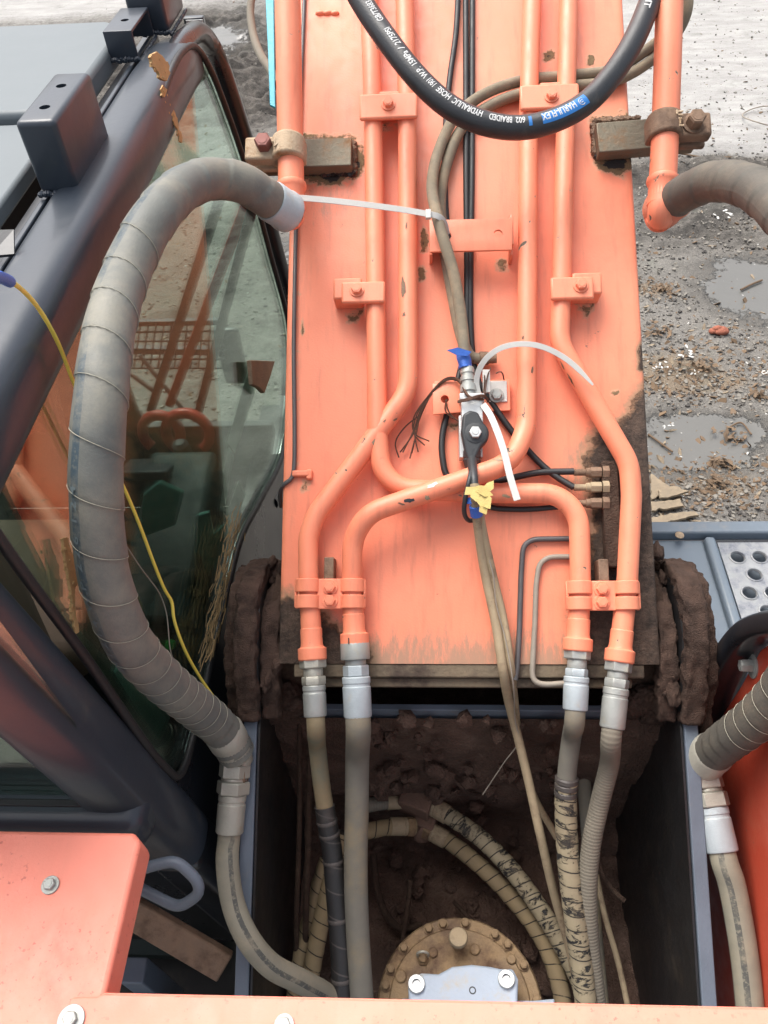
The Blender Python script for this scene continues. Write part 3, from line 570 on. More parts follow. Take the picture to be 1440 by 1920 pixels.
# welded bars that hold the thick outer pipes
def weld_bar(xa, xb, ya, yb, mat, h=.012, th=.024, tilt=0.):
    mb = MB(); c = (bq(xa, ya, h)+bq(xb, yb, h))/2; w = bl(xb, yb, h)[0]-bl(xa, ya, h)[0]; l = abs(bl(xa, ya, h)[1]-bl(xa, yb, h)[1]); d = X*math.cos(tilt)+UB*math.sin(tilt); e = UB*math.cos(tilt)-X*math.sin(tilt)
    mb.box(c, d, e, NB, (w, l, th)); return mb.build('weld_bar', mat, boom, .002)
weld_bar(470, 660, 270, 321, 'rustbar', .020, .03); weld_bar(1116, 1300, 232, 287, 'rustbar', .020, .03, .05)
for i, (xa, ya, xb, yb) in enumerate([(568, 262, 664, 270), (662, 270, 665, 322), (570, 322, 660, 326), (1112, 235, 1116, 285), (1116, 228, 1195, 222), (1118, 292, 1200, 284)]):
    n = 26; mb = MB()
    for k in range(n):
        f = k/(n-1); lump(mb, bq(xa+(xb-xa)*f+random.uniform(-1, 1), ya+(yb-ya)*f+random.uniform(-1.5, 1.5), .004), .0075*random.uniform(.7, 1.2), k+i*40, .3, 1)
    mb.build('weld_bead', 'castbrown' if i not in (2, 5) else 'inner', boom)
def outer_pipe(pts, label, mat):
    D = smooth_path(tpx(pts), .01, 0); o, p = tube('thick_pipe', D, .0255, mat, boom, 26, raw=True); o['label'] = label; return p
pE = outer_pipe([(538, -80, .150), (541, 80, .125), (544, 250, .095), (546, 345, .085), (547, 372, .083)], 'thick straight pipe along the left edge of the boom', 'tube')
pF = outer_pipe([(1257, -80, .150), (1253, 80, .125), (1247, 250, .095), (1243, 335, .085), (1241, 372, .083)], 'thick straight pipe along the right edge of the boom', 'tube')
for p, f in ((pE, .955), (pF, .93)):
    q, t_, n, b = p.at(p.s[-1]*f); mb = MB(); mb.lathe(q-t_*.01, t_, [(0, .0255), (.003, .0295), (.009, .0305), (.014, .0285), (.018, .0258), (.055, .0262)], 28); mb.build('pipe_flare', 'tube', boom)
# cast clamps round the thick pipes with big bolts
BB = bolt_mesh('clamp_bolt', .0165, .018, 'boltred', 0); BB2 = bolt_mesh('clamp_bolt_brown', .0165, .022, 'castbrown', 1.25)
def pipe_saddle(px, py, side, mat, bm, bpx, bpy_, marks):
    c = bq(px, py, .095); n = 18; w = .024; pts = []
    R1 = .0325; foot = side*.088
    arc = [(math.cos(a)*R1, math.sin(a)*R1) for a in np.linspace(math.pi, 0, n)]
    out = [(-R1-.001, -.022)]+arc+[(R1+.001, -.022)]
    mb = MB(); mb.prism([c-UB*w+X*a+NB*b for a, b in out], UB*2*w)
    xa, xb = (R1*.55, R1+.052) if side > 0 else (-R1-.052, -R1*.55)
    mb.box(c+X*(xa+xb)/2-NB*.002, X, UB, NB, (xb-xa, 2*w, .026)); mb.box(c+X*(xa+xb)/2-NB*.034, X, UB, NB, (xb-xa, 2*w*.92, .014))
    o = mb.build('saddle_clamp', mat, boom, .005, segs=3); o['label'] = 'cast saddle clamp round the %s thick pipe' % ('right' if side > 0 else 'left')
    inst('clamp_bolt', bm, frame(bq(bpx, bpy_, .108), X, UB, NB), o)
    for (dx, dy, l, ang) in marks:
        d = X*math.cos(ang)+UB*math.sin(ang); e = UB*math.cos(ang)-X*math.sin(ang)
        rx = dx; zc = math.sqrt(max(R1*R1-rx*rx, 0))+.0006 if abs(rx) < R1*.8 else .0115
        m2 = MB(); m2.box(c+X*dx+UB*dy+NB*zc, d, e, NB, (l, .004, .003)); m2.build('cast_mark', 'cast', o, .001)
pipe_saddle(541, 281, -1, 'cast', BB, 495, 271, [(-.022, .004, .018, 1.5), (-.026, .006, .012, .3), (-.018, -.006, .014, .7), (-.028, -.01, .010, 1.2)])
pipe_saddle(1246, 240, 1, 'castbrown', BB2, 1301, 232, [(.021, .015, .014, 0), (.021, .008, .012, 0), (.015, .011, .010, 1.57), (.027, .011, .010, 1.57), (.021, -.004, .014, 1.57), (.021, -.014, .014, 0), (.021, .001, .008, 0)])
# small parts welded on the boom
mb = MB()
for k in range(3): lump(mb, bq(600+k*14, 25, .001), .010, 60+k, .2, 2, (1, .5, .6))
mb.build('weld_mark', 'orange', boom)
mb = MB(); mb.box(bq(564, 888, .006), X, UB, NB, (.034, .012, .010)); mb.box(bq(580, 890, .005), X, UB, NB, (.012, .02, .010)); mb.build('line_clip', 'orange', boom, .003)
tube('edge_line', tpx([(573, -60, .006), (562, 220, .006), (555, 430, .006), (551, 640, .006), (551, 880, .006), (547, 898, .005), (532, 908, .002), (525, 925, -.02), (527, 950, -.05)]), .0042, 'grey_steel', boom, 8)[0]['label'] = 'thin dark line along the left edge'
# thin steel grease lines and block with three fittings on the right side
for pts, mt, rr in (([(1075, 1010), (1000, 1011), (981, 1022), (977, 1080), (974, 1180), (970, 1250), (966, 1275)], 'grey_steel', .0052), ([(1075, 1044), (1030, 1044), (1011, 1056), (1005, 1100), (1003, 1170), (998, 1260), (1000, 1278), (1020, 1284), (1062, 1281)], 'dustline', .0052)):
    D = smooth_path(fillet([bq(*p, .008) for p in pts], .03, 6), .006, 1); tube('grease_line', D, rr, mt, boom, 10, raw=True)
mb = MB(); mb.box(bq(1145, 965, .014), X, UB, NB, (.030, .20, .028)); mb.build('manifold_bar', 'mud', boom, .004)
for y_ in (886, 914, 944):
    q = bq(1076, y_, .022); mb = MB(); mb.lathe(q, X, [(0, .0062), (.022, .0062), (.022, .0085), (.030, .0085)], 14); mb.lathe(q+X*.030, X, [(0, .0105), (.020, .0105)], 6); mb.lathe(q+X*.052, X, [(0, .0125), (.012, .0125)], 6); mb.build('hose_fitting', 'castbrown' if y_ != 914 else 'tanrod', boom, .0006)

# ------------------------------------------------------------------ swing frame: ear plates, cross plate, pit
XP = .405
ce = hx(470, 1215, -XP)
fr = thing('excavator_chassis', 'blue grey and black steel swing frame with two ear plates holding the boom foot', 'machine frame', (0, .4, 1.3))
pc = np.array([0, .80, 2.0])
EAR = [(.685, 2.108), (.705, 2.135), (.745, 2.195), (.79, 2.232), (.84, 2.252), (.89, 2.250), (.94, 2.225), (.985, 2.17), (1.01, 2.09), (1.02, 1.95)]
def ear_profile():
    P = [(.675, 2.094), (.66, 2.085), (.28, 1.858), (.10, 1.76), (-.35, 1.55), (-.35, 1.2), (1.02, 1.2)]
    return P[:7]+[(y, z-.014) for y, z in EAR][::-1]
for s in (-1, 1):
    mb = MB(); mb.prism([(s*XP-.0125, y, z) for y, z in ear_profile()], X*.025); o = mb.build('ear_plate', 'plate', fr, .002); 
    mb = MB(); mb.prism([(s*(XP-.0165)-.002, y, z-.006) for y, z in ear_profile()], X*.004); mb.build('inner_liner', 'inner', fr)
mb = MB(); q = hz(820, 1331, 2.02); mb.box((0, q[1]+.006, 1.70), X, Y, Z3, (.785, .014, .64)); mb.build('cross_plate', 'plate', fr, .002)
YW = q[1]-.004
mb = MB(); mb.box((0, YW+.245, 1.86), X, Y, Z3, (.78, .44, .012)); mb.build('dark_gap_filler', 'mud', fr)  # added sheet that keeps the gap under the boom foot dark
def pit_surface():
    # muddy face of the cross plate and the pit floor in one displaced sheet
    us = np.linspace(-.39, .39, 120); prof_ = [(YW-.004, 2.0-.012*k) for k in range(46)]; z0 = prof_[-1][1]
    prof_ += [(YW-.004-.06*math.sin(a), z0-.06*(1-math.cos(a))-.0) for a in np.linspace(.2, 1.57, 8)]; yl, zl = prof_[-1]
    prof_ += [(yl-.013*k, zl) for k in range(1, 75)]
    n = len(prof_); Vv = np.array([(u, y, z) for y, z in prof_ for u in us]); nn = fbm(Vv, 9, 21, 5)-.45; n2_ = fbm(Vv, 34, 22, 4)-.5
    k = np.repeat(np.arange(n), len(us)); amp = np.where(k < 3, .05, np.where(k < 46, .75, 1.3)); nn = np.where(k < 46, np.maximum(nn, -.02), nn); nrm = np.where(k[:, None] < 46, np.array([[0, -1., 0]]), np.array([[0, -.3, 1.]]))
    Vv = Vv+nrm*(nn*.085+n2_*.022)[:, None]*amp[:, None]; w = len(us)
    return Vv, [(i*w+j, i*w+j+1, (i+1)*w+j+1, (i+1)*w+j) for i in range(n-1) for j in range(w-1)]
Vv, Ff = pit_surface(); o = MB().add(Vv, Ff).build('pit_mud', 'pitmud', fr, fixn=False, ang=80); o['label'] = 'dark wet mud covering the pit wall and floor'
ZF = Vv[:, 2].min()
mb = MB()
for i in range(150):
    px, py = random.uniform(690, 1060), random.uniform(1345, 1860); p = hit(px, py, (0, YW-.02, 0), (0, 1, 0)) if py < 1560 else hz(px, py, 1.42)
    lump(mb, p, random.uniform(.006, .022), i, .5, 1)
o = mb.build('mud_clods', 'pitmud', fr); o['kind'] = 'stuff'
mb = MB(); mb.box((0, .4, 1.19), X, Y, Z3, (.85, 1.6, .02)); mb.build('belly_plate', 'inner', fr)
mb = MB(); mb.box((-.52, 1.65, 1.42), X, Y, Z3, (.40, 1.4, .03)); mb.box((.36, 1.25, 1.42), X, Y, Z3, (.10, .9, .03)); mb.build('dark_fill_plate', 'inner', fr, .004)  # black plates added as dark fill over the bright ground beside the boom
# caked mud round the ears
# rounded mud jackets over the ear rims: a swept, knobbly band that follows the plate's upper edge
def jacket(side, label):
    mb = MB()
    def band(x0, x1, dz, y_off, seed, pts, hgt):
        D = smooth_path([(side*(x0+x1)/2, y+y_off, z-dz) for y, z in pts], .005, 3); p = Path(D, False); n = len(D); m = 64; hw = (x1-x0)/2; rows = []
        for i in range(n):
            T = p.T[i]; N = np.cross(T, X)*side*-1; N = N/np.linalg.norm(N); N = N if N[2]-N[1] > 0 else -N
            for k in range(m):
                a = 2*math.pi*k/m; ca, sa = math.cos(a), math.sin(a); rows.append((D[i]+X*hw*math.copysign(abs(ca)**.42, ca)+N*hgt*math.copysign(abs(sa)**.5, sa), X*ca+N*sa))
        P_ = np.array([r[0] for r in rows]); Q_ = np.array([r[1] for r in rows]); d = (fbm(P_, 14, seed, 4)-.5)*.013+(fbm(P_, 80, seed+1, 5)-.5)*.011; d -= np.abs(fbm(P_, 36, seed+3, 4)-.5)*.018
        F_ = [(i*m+k, i*m+(k+1) % m, (i+1)*m+(k+1) % m, (i+1)*m+k) for i in range(n-1) for k in range(m)]+[tuple(range(m))[::-1], tuple((n-1)*m+k for k in range(m))]
        mb.add(P_+Q_*d[:, None], F_)
    band(.384, .430, .012, 0, 11 if side < 0 else 61, EAR, .020)
    band(.428, .455, .045, .015, 21 if side < 0 else 71, [(.668, 2.085)]+EAR[:-1], .020)
    band(.348, .388, .062, .0, 31 if side < 0 else 81, EAR[1:], .022)
    rr = random.Random(5+side)
    for i in range(16): y = rr.uniform(.72, .98); lump(mb, (side*rr.uniform(.35, .386), y, 2.185+(y-.8)*.35-.05*rr.random()), rr.uniform(.008, .018), i+side*50+60, .7, 3, (.8, 1.5, 1))
    bx = 528 if side < 0 else 1222
    def clod(c, R0_, sq, seed):
        bm = bmesh.new(); bmesh.ops.create_icosphere(bm, subdivisions=5, radius=1.); V0 = np.array([v.co[:] for v in bm.verts]); bm.verts.index_update(); F0_ = [tuple(v.index for v in f.verts) for f in bm.faces]; bm.free()
        d = 1+.55*(fbm(V0+seed, 1.7, seed, 4)-.5)*2+.42*(np.abs(fbm(V0, 4.5, seed+1, 4)-.5)*-2+.4)+.22*(fbm(V0, 13, seed+2, 4)-.5); mb.add(np.array(c)+V0*d[:, None]*R0_*np.array(sq), F0_)
    clod(hz(bx, 1306, 2.045), .036, (1.0, .75, 1.1), 5+side); clod(hz(bx+26*side*-1, 1318, 2.03), .030, (1.1, .8, 1.), 9+side); clod(hz(bx+20*side, 1296, 2.05), .030, (.9, 1., 1.), 15+side); clod(hz(bx+12*side, 1335, 2.02), .026, (1.3, .8, 1.), 19+side)
    for k_ in range(5): clod(hz((560 if side < 0 else 1095)+k_*26, 1262+6*(k_ % 2), 2.075), .017, (1.7, .9, .9), 40+k_+side)
    o = mb.build('mud_crust', 'mudlight', None, ang=180, fixn=True); return tag(o, label, 'mud', kind='stuff')
jacket(-1, 'thick brown mud caked on the left ear of the boom foot'); jacket(1, 'thick brown mud caked on the right ear of the boom foot')
def scuff(path, px, py, l, w, ang, mat, seed, r=TR):
    """thin flake of lost or smeared paint wrapped on a tube"""
    s0 = min(zip(path.s, path.D), key=lambda q: (proj(q[1])[0]-px)**2+(proj(q[1])[1]-py)**2)[0]; rr = random.Random(seed); n = 12; p_, t_, n_, b_ = path.at(s0)
    cx_, cy_ = proj(p_+n_*r); sg_ = 1
    lat = max(-1.2, min(1.2, ((px-cx_)*(proj(p_+b_*r)[0]-cx_)+(py-cy_)*(proj(p_+b_*r)[1]-cy_))/max(1e-6, (proj(p_+b_*r)[0]-proj(p_)[0])**2+(proj(p_+b_*r)[1]-proj(p_)[1])**2)))
    V_ = []; 
    for k in range(n):
        a = 2*math.pi*k/n; q = rr.uniform(.55, 1.2); u, v = math.cos(a)*l/2*q, math.sin(a)*w/2*q; u, v = u*math.cos(ang)-v*math.sin(ang), u*math.sin(ang)+v*math.cos(ang)
        for rad_ in (1., .45): 
            P_, T_, N_, B_ = path.at(s0+u*rad_); al = lat+v*rad_/r; V_.append(P_+(N_*math.cos(al)+B_*math.sin(al))*(r+.00045))
    P_, T_, N_, B_ = path.at(s0); V_.append(P_+(N_*math.cos(lat)+B_*math.sin(lat))*(r+.00045)); F_ = []
    for k in range(n): j = (k+1) % n; F_ += [(2*k, 2*j, 2*j+1, 2*k+1), (2*k+1, 2*j+1, 2*n)]
    mb = MB(); mb.add(V_, F_); return mb.build('paint_chip', mat, boom, smooth=False)
for i, (p, x, y, l, w, a, mt) in enumerate([(pB, 759, 545, .040, .012, 0, 'castbrown'), (pB, 760, 595, .009, .008, 0, 'castbrown'), (pB, 757, 530, .014, .004, .2, 'castbrown'), (pB, 706, 828, .022, .012, .4, 'tanrod'), (pB, 718, 795, .008, .004, 0, 'castbrown'), (pB, 742, 790, .012, .004, .5, 'castbrown'), (pC, 770, 937, .020, .009, .2, 'plastic'), (pC, 806, 912, .030, .010, -.2, 'white'), (pC, 797, 936, .012, .010, .8, 'tanrod'), (pC, 930, 862, .026, .008, .9, 'tanrod'), (pC, 752, 945, .014, .004, .7, 'castbrown'), (pA, 950, 930, .020, .006, .2, 'tanrod'), (pC, 998, 697, .016, .005, .1, 'castbrown'), (pC, 985, 640, .010, .005, 0, 'castbrown'), (pD, 1058, 685, .020, .004, .1, 'castbrown'), (pD, 1065, 715, .030, .005, 0, 'castbrown'), (pB, 766, 430, .018, .004, .1, 'castbrown')]): scuff(p, x, y, l, w, a, mt, i)
#@@PART3

# ------------------------------------------------------------------ hoses
def hose_thing(label, group=None, loc=None): return thing('hydraulic_hose', label, 'hose', loc, group)
def coupling(parent, p, ax, r, segs, n_hex=6):
    """pieces along the axis: (name, material, length, radius scale, sides)"""
    ax = np.array(ax, float); ax /= np.linalg.norm(ax); q = np.array(p, float)
    for nm, mt, ln, k, sides in segs:
        mb = MB(); R0_ = r*k; ch = min(.002, ln*.2)
        if nm == 'ferrule':
            mb.lathe(q, ax, [(0, R0_*.93), (.002, R0_), (ln*.16, R0_), (ln*.18, R0_*.95), (ln*.24, R0_*.95), (ln*.26, R0_), (ln*.96, R0_*.985), (ln, R0_*.93)], 24)
        elif sides == 6: mb.lathe(q, ax, [(0, R0_*.93), (ch, R0_), (ln-ch, R0_), (ln, R0_*.93)], 6)
        else: mb.lathe(q, ax, [(0, R0_*.97), (ch, R0_), (ln-ch, R0_), (ln, R0_*.97)], 22)
        mb.build(nm, mt, parent, .0006); q = q+ax*ln
    return q
def zp(pts): return [hz(x, y, z) for x, y, z in pts]
# --- four hoses that hang from the boom tubes into the pit
def hang(tubep, label, segs, r, mat, pts, grp='hoses hanging from the boom tubes'):
    L_ = tubep.s[-1]; q, t_, n, b = tubep.at(L_); o = hose_thing(label, grp, q)
    e = coupling(o, q, t_, .0188, segs); ps = [e-t_*.012, e+t_*.02]+pts(e, t_); return o, tube('hose_body', ps, r, mat, o, 18)
o, (hb, ph) = hang(pB, 'tan dusty hose turning black lower down, leftmost under the boom', [('nut', 'cream', .020, 1.32, 6), ('neck', 'cream', .014, .95, 20), ('hex', 'cream', .016, 1.18, 6), ('ferrule', 'zinc', .055, 1.12, 20)], .0168, 'h_tan',
    lambda e, t: zp([(595, 1400, 2.04), (603, 1470, 1.98), (613, 1540, 1.93)]))
q, t_, n, b = ph.at(ph.s[-1]-.03)
o2, p2_ = tube('black_wrap', [q, ph.D[-1]]+zp([(622, 1590, 1.89), (630, 1680, 1.83), (638, 1780, 1.77), (642, 1900, 1.70)]), .0195, 'h_blk2', o, 18)
for k in range(5):
    f = (.03, .055, .11, .22, .33)[k]
    if f < p2_.s[-1]: q, t_, n, b = p2_.at(f); mb = MB(); mb.lathe(q-t_*.004, t_, [(0, .0195), (.002, .0206), (.006, .0206), (.008, .0195)], 20); mb.build('tape_edge', 'h_blk2', o)
hang(pC, 'thick slate grey hose with a pale ferrule, second from left under the boom', [('nut', 'zinc', .030, 1.42, 22), ('neck', 'zinc', .010, 1.02, 20), ('hex', 'white_ferrule', .020, 1.26, 6), ('ferrule', 'white_ferrule', .072, 1.36, 20)], .0228, 'h_slate',
    lambda e, t: zp([(670, 1420, 2.03), (669, 1520, 1.95), (667, 1620, 1.88), (670, 1740, 1.80), (680, 1900, 1.70)]))
o, (hb, ph) = hang(pA, 'hose bare above and mottled with tape below, second from right under the boom', [('nut', 'zinc', .020, 1.28, 6), ('neck', 'zinc', .016, .92, 20), ('hex', 'white_ferrule', .014, 1.08, 6), ('ferrule', 'white_ferrule', .058, 1.18, 20)], .0178, 'h_slate',
    lambda e, t: zp([(1072, 1380, 2.07), (1064, 1440, 2.01), (1061, 1490, 1.97)]))
tube('tape_sleeve', [ph.at(ph.s[-1]-.03)[0], ph.D[-1]]+zp([(1062, 1560, 1.92), (1068, 1640, 1.87), (1078, 1720, 1.82), (1090, 1810, 1.76), (1102, 1910, 1.70)]), .0205, 'h_mott', o, 20, rf=lambda s, v: .0200+.0016*np.mod(s/.027+v, 1.))
for f in (.0, .012, .026):
    q, t_, n, b = ph.at(ph.s[-1]-.036+f); mb = MB(); mb.lathe(q, t_, [(0, .019), (.003, .0222), (.010, .0222), (.013, .02)], 20); mb.build('tape_turn', 'h_blk2', o)
hang(pD, 'ribbed grey hose with a long pale ferrule, rightmost under the boom', [('nut', 'zinc', .022, 1.30, 6), ('neck', 'zinc', .012, .95, 20), ('hex', 'zinc', .016, 1.16, 6), ('ferrule', 'zinc', .070, 1.18, 20)], .0178, 'h_rib',
    lambda e, t: zp([(1143, 1430, 2.05), (1126, 1500, 1.98), (1109, 1580, 1.92), (1102, 1660, 1.86), (1104, 1740, 1.80), (1112, 1820, 1.74), (1122, 1910, 1.68)]))
text_p = pC.at(pC.s[-1]); 
V_, F_ = text_mesh('1', .016); qn = text_p[0]+text_p[1]*.008
mb = MB(); tq = text_p; vx = X; 
mb.add([qn+NB*.0272+X*(v[0]-.012)-tq[1]*(.016-v[1]) for v in V_], F_)
st_ = [o_ for o_ in bpy.data.objects if o_.name.startswith('hydraulic_hose') and 'thick slate' in o_.get('label', '')][0]
mb.build('stamped_digit', 'ink_black', st_, smooth=False)
# --- the two large return hoses that loop out to the sides
def depth_path(pts): return [at(x, y, z) for x, y, z in pts]
qe, te, ne, be = pE.at(pE.s[-1])
BIG = .034
o = hose_thing('thick grey wrapped hose with a dark stripe looping over the cab glass', 'large return hoses', at(437, 1420, 1.45))
pts = depth_path([(540, 398, 1.47), (500, 372, 1.42), (460, 346, 1.38), (410, 335, 1.35), (350, 350, 1.28), (288, 412, 1.19), (240, 505, 1.14), (205, 620, 1.06), (188, 760, 1.01), (180, 900, 1.015), (190, 1050, 1.05), (207, 1120, 1.075), (240, 1200, 1.125), (300, 1270, 1.22), (365, 1325, 1.33), (418, 1372, 1.42), (444, 1412, 1.45)])
PIT = .062
pitchf = lambda s: np.interp(s, [0, .25, .95, 1.25, 1.6], [.070, .070, .070, .034, .022])
sg = np.linspace(0, 2, 800); phg = np.cumsum(1/pitchf(sg))*(sg[1]-sg[0])
hbL, pL = tube('hose_body', pts, BIG, 'h_bigl', o, 40, step=.004, it=12, rf=lambda s, v: BIG-.001+.0019*np.mod(np.interp(s, sg, phg)+v, 1.))
def wrap_seam(parent, path, r, ph0, ph1, mat, s0, s1, rr=.0005):
    """thin raised lip along the edge of the wound tape"""
    mb = MB(); k = math.ceil(np.interp(s0, sg, phg)); k1 = math.floor(np.interp(s1, sg, phg))
    while k < k1:
        Q = []
        for v in np.linspace(.38, 1.12, 40):
            s = np.interp(k-v, phg, sg); p_, t_, n, b = path.at(s); a = v*2*math.pi; Q.append(p_+(b*math.cos(a)-n*math.sin(a))*(r+.0004))
        sweep(mb, Path(np.array(Q)), rr, 5); k += 1
    return mb.build('wrap_seam', mat, parent, fixn=False)
wrap_seam(o, pL, BIG+.0005, 0, 1, 'seam', .42, pL.s[-1]-.05)
V_, F_ = text_mesh('2N 1 2 1 4  W.P  2 2 6  1 2 4', .0135, .014)
print_on('hose_print', V_, F_, pL, BIG+.0002, 1.12, 2*math.pi*(.8325-.75)-.13, 'ink_grey', o, sgn=-1, stretch=1.75, flip=1, off=.0021)
coupling(o, pL.D[0]+pL.T[0]*.002, -pL.T[0], BIG, [('hex', 'zinc', .014, .95, 6)])
mb = MB(); qs, ts_, ns, bs = pL.at(.0); mb.lathe(qs-ts_*.004, ts_, [(0, BIG*.8), (.002, BIG*1.10), (.014, BIG*1.12), (.018, BIG*1.06), (.052, BIG*1.08), (.056, BIG*1.02)], 30); mb.build('ferrule', 'white_ferrule', o)
mb = MB(); qs, ts_, ns, bs = pL.at(pL.s[-1]); mb.lathe(qs-ts_*.062, ts_, [(0, BIG*1.02), (.003, BIG*1.06), (.03, BIG*1.05), (.034, BIG*1.0), (.062, BIG*.97), (.07, BIG*.8)], 30); mb.build('ferrule', 'cream', o)
tube('pipe_elbow', [pE.D[-1], pE.D[-1]+te*.022, (pE.D[-1]+te*.05+pL.D[0])/2, pL.D[0]-pL.T[0]*.012, pL.D[0]+pL.T[0]*.004], .0235, 'tube', boom, 20)
o = hose_thing('thick brown grey hose curving from the rusty elbow out past the right edge', 'large return hoses', at(1310, 1440, 1.45))
pts = depth_path([(1238, 395, 1.535), (1275, 368, 1.47), (1330, 342, 1.39), (1395, 346, 1.30), (1460, 390, 1.20), (1520, 480, 1.10), (1556, 620, 1.03), (1565, 780, 1.02), (1560, 920, 1.06), (1545, 1060, 1.10), (1515, 1190, 1.16), (1470, 1290, 1.22), (1415, 1350, 1.29), (1360, 1392, 1.37), (1316, 1428, 1.45)])
hbR, pR = tube('hose_body', pts, BIG, 'h_bigr', o, 40, step=.004, it=12, rf=lambda s, v: BIG-.001+.0019*np.mod(np.interp(s, sg, phg)+v, 1.))
wrap_seam(o, pR, BIG+.0005, 0, 1, 'seam', 1.05, pR.s[-1]-.09)
for f, mt in ((.0, 'rustorange'), (1., 'cream')):
    qs, ts_, ns, bs = pR.at(pR.s[-1]*f); sgn_ = 1 if f == 0 else -1; mb = MB(); mb.lathe(qs, ts_*sgn_, [(-.012, BIG*.75), (-.008, BIG*1.0), (.0, BIG*1.02), (.004, BIG*1.13), (.014, BIG*1.14), (.018, BIG*1.07), (.05, BIG*1.09), (.055, BIG*1.02)], 30); mb.build('ferrule', mt, o)
qf, tf_, nf_, bf_ = pF.at(pF.s[-1])
tube('pipe_elbow', [pF.D[-1], pF.D[-1]+tf_*.024, (pF.D[-1]+tf_*.06+pR.D[0])/2, pR.D[0]-pR.T[0]*.012, pR.D[0]+pR.T[0]*.004], .0245, 'tube', boom, 20)
# --- adaptors on the ear plates and the two lower hoses
def lower(side, label, elbow, nutpts, r, pts, mats):
    o = hose_thing(label, 'hoses below the ear plate adaptors', elbow[0]); tube('adaptor_elbow', elbow, .024, mats[0], o, 18)
    q = np.array(nutpts[0]); ax = np.array(nutpts[1])-q; ln = np.linalg.norm(ax)
    e = coupling(o, q, ax, r, [('nut', mats[0], ln*.20, 1.42, 6), ('thread', mats[0], ln*.05, 1.15, 20), ('nut', mats[0], ln*.19, 1.5, 6), ('ferrule', mats[1], ln*.56, 1.24, 20)])
    ax /= ln; return o, tube('hose_body', [e-ax*.01, e+ax*.02]+pts, r, mats[2], o, 18)
a0 = at(441, 1432, 1.45); a1 = at(430, 1562, 1.43)
o, (hb, pLL) = lower(-1, 'pale dusty hose below the left ear plate, curving in under the hood edge', [pL.D[-1]-pL.T[-1]*.01, pL.D[-1]+pL.T[-1]*.02, a0], [a0, a1], .0205,
    [at(426, 1610, 1.405), at(436, 1690, 1.385), at(462, 1755, 1.36), at(505, 1808, 1.375), at(560, 1838, 1.42), at(612, 1866, 1.49), at(650, 1900, 1.54)], ('cream', 'cream', 'h_printl'))
mb = MB(); qb = at(478, 1452, 1.46); mb.lathe(np.array([-XP+.012, qb[1], qb[2]]), -X, [(.012, .030), (.03, .030), (.05, .024)], 24); mb.build('weld_boss', 'castbrown', fr)
a0 = at(1318, 1450, 1.45); a1 = at(1354, 1598, 1.40)
o, (hb, pRR) = lower(1, 'pale dusty hose with a dark print line below the right ear plate', [pR.D[-1]-pR.T[-1]*.01, pR.D[-1]+pR.T[-1]*.02, a0], [a0, a1], .0235,
    [at(1370, 1650, 1.39), at(1386, 1730, 1.38), at(1398, 1810, 1.37), at(1408, 1910, 1.36)], ('cream', 'white_ferrule', 'h_printr'))
mb = MB(); qb = at(1270, 1458, 1.46); mb.lathe(np.array([XP-.012, qb[1], qb[2]]), X, [(-.004, .030), (.004, .030), (.02, .026)], 24); mb.build('weld_boss', 'castbrown', fr)
# --- new black hose slung across the boom, with print
o = hose_thing('new black rubber hose with white lettering slung across the top of the boom', None, at(973, 242, 1.44))
pts = depth_path([(640, -70, 1.50), (676, 0, 1.485), (724, 72, 1.465), (786, 150, 1.445), (848, 204, 1.435), (911, 232, 1.43), (973, 240, 1.43), (1036, 227, 1.43), (1098, 194, 1.44), (1142, 148, 1.455), (1184, 84, 1.475), (1218, 5, 1.50), (1240, -70, 1.52)])
hbT, pT = tube('hose_body', pts, .0213, 'h_black', o, 26, step=.006, it=6)
def s_of(path, px, py):
    b = None
    for s, d in zip(path.s, path.D):
        x, y = proj(d); e = (x-px)**2+(y-py)**2
        if b is None or e < b[0]: b = (e, s)
    return b[1]
def print_span(txt, pa, pb, size, lat, mat, nm='hose_print', path=pT, r=.0213, par=o):
    V_, F_ = text_mesh(txt, size, .022); s0, s1 = s_of(path, *pa), s_of(path, *pb); w = V_[:, 0].max(); print_on(nm, V_, F_, path, r, s0, lat, mat, par, sgn=-1 if s1 < s0 else 1, stretch=abs(s1-s0)/w, flip=1)
LT0 = .12
def band(pa, pb, a0_, a1_, mat, nm):
    s0, s1 = sorted((s_of(pT, *pa), s_of(pT, *pb))); V_ = []; F_ = []; n = 24; m = 8
    for i in range(n+1):
        p_, t_, n_, b_ = pT.at(s0+(s1-s0)*i/n)
        for j in range(m+1): a = a0_+(a1_-a0_)*j/m; V_.append(p_+(n_*math.cos(a)+b_*math.sin(a))*(.0213+.00035))
    for i in range(n):
        for j in range(m): F_.append((i*(m+1)+j, i*(m+1)+j+1, (i+1)*(m+1)+j+1, (i+1)*(m+1)+j))
    mb = MB(); mb.add(V_, F_); mb.build(nm, mat, o)
band((1092, 193), (1010, 234), -.52, .42, 'ink_blue', 'blue_print_band'); band((1003, 235), (998, 236), -.5, .35, 'ink_blue', 'blue_print_band'); band((994, 236), (990, 236), -.5, .35, 'ink_blue', 'blue_print_band')
for tx, pa, pb, sz in (('HARUI-FLEX', (1072, 203), (1012, 229), .0205), ('602', (980, 236), (963, 237), .0185), ('BRAIDED', (957, 237), (915, 230), .0185), ('HYDRAULIC', (902, 226), (850, 200), .0185), ('HOSE', (845, 197), (822, 180), .0185), ('1901', (817, 176), (803, 162), .0185),
    ('W.P.', (798, 157), (785, 142), .0185), ('15MPa', (779, 136), (760, 112), .0185), ('/', (757, 108), (754, 104), .0185), ('2175PSI', (751, 100), (726, 66), .0185), ('GB/T3683-201', (719, 56), (684, 4), .0185), ('1 MT', (1218, 2), (1207, 34), .0185)): print_span(tx, pa, pb, sz*.92, -.48, 'ink_white')
mb = MB()
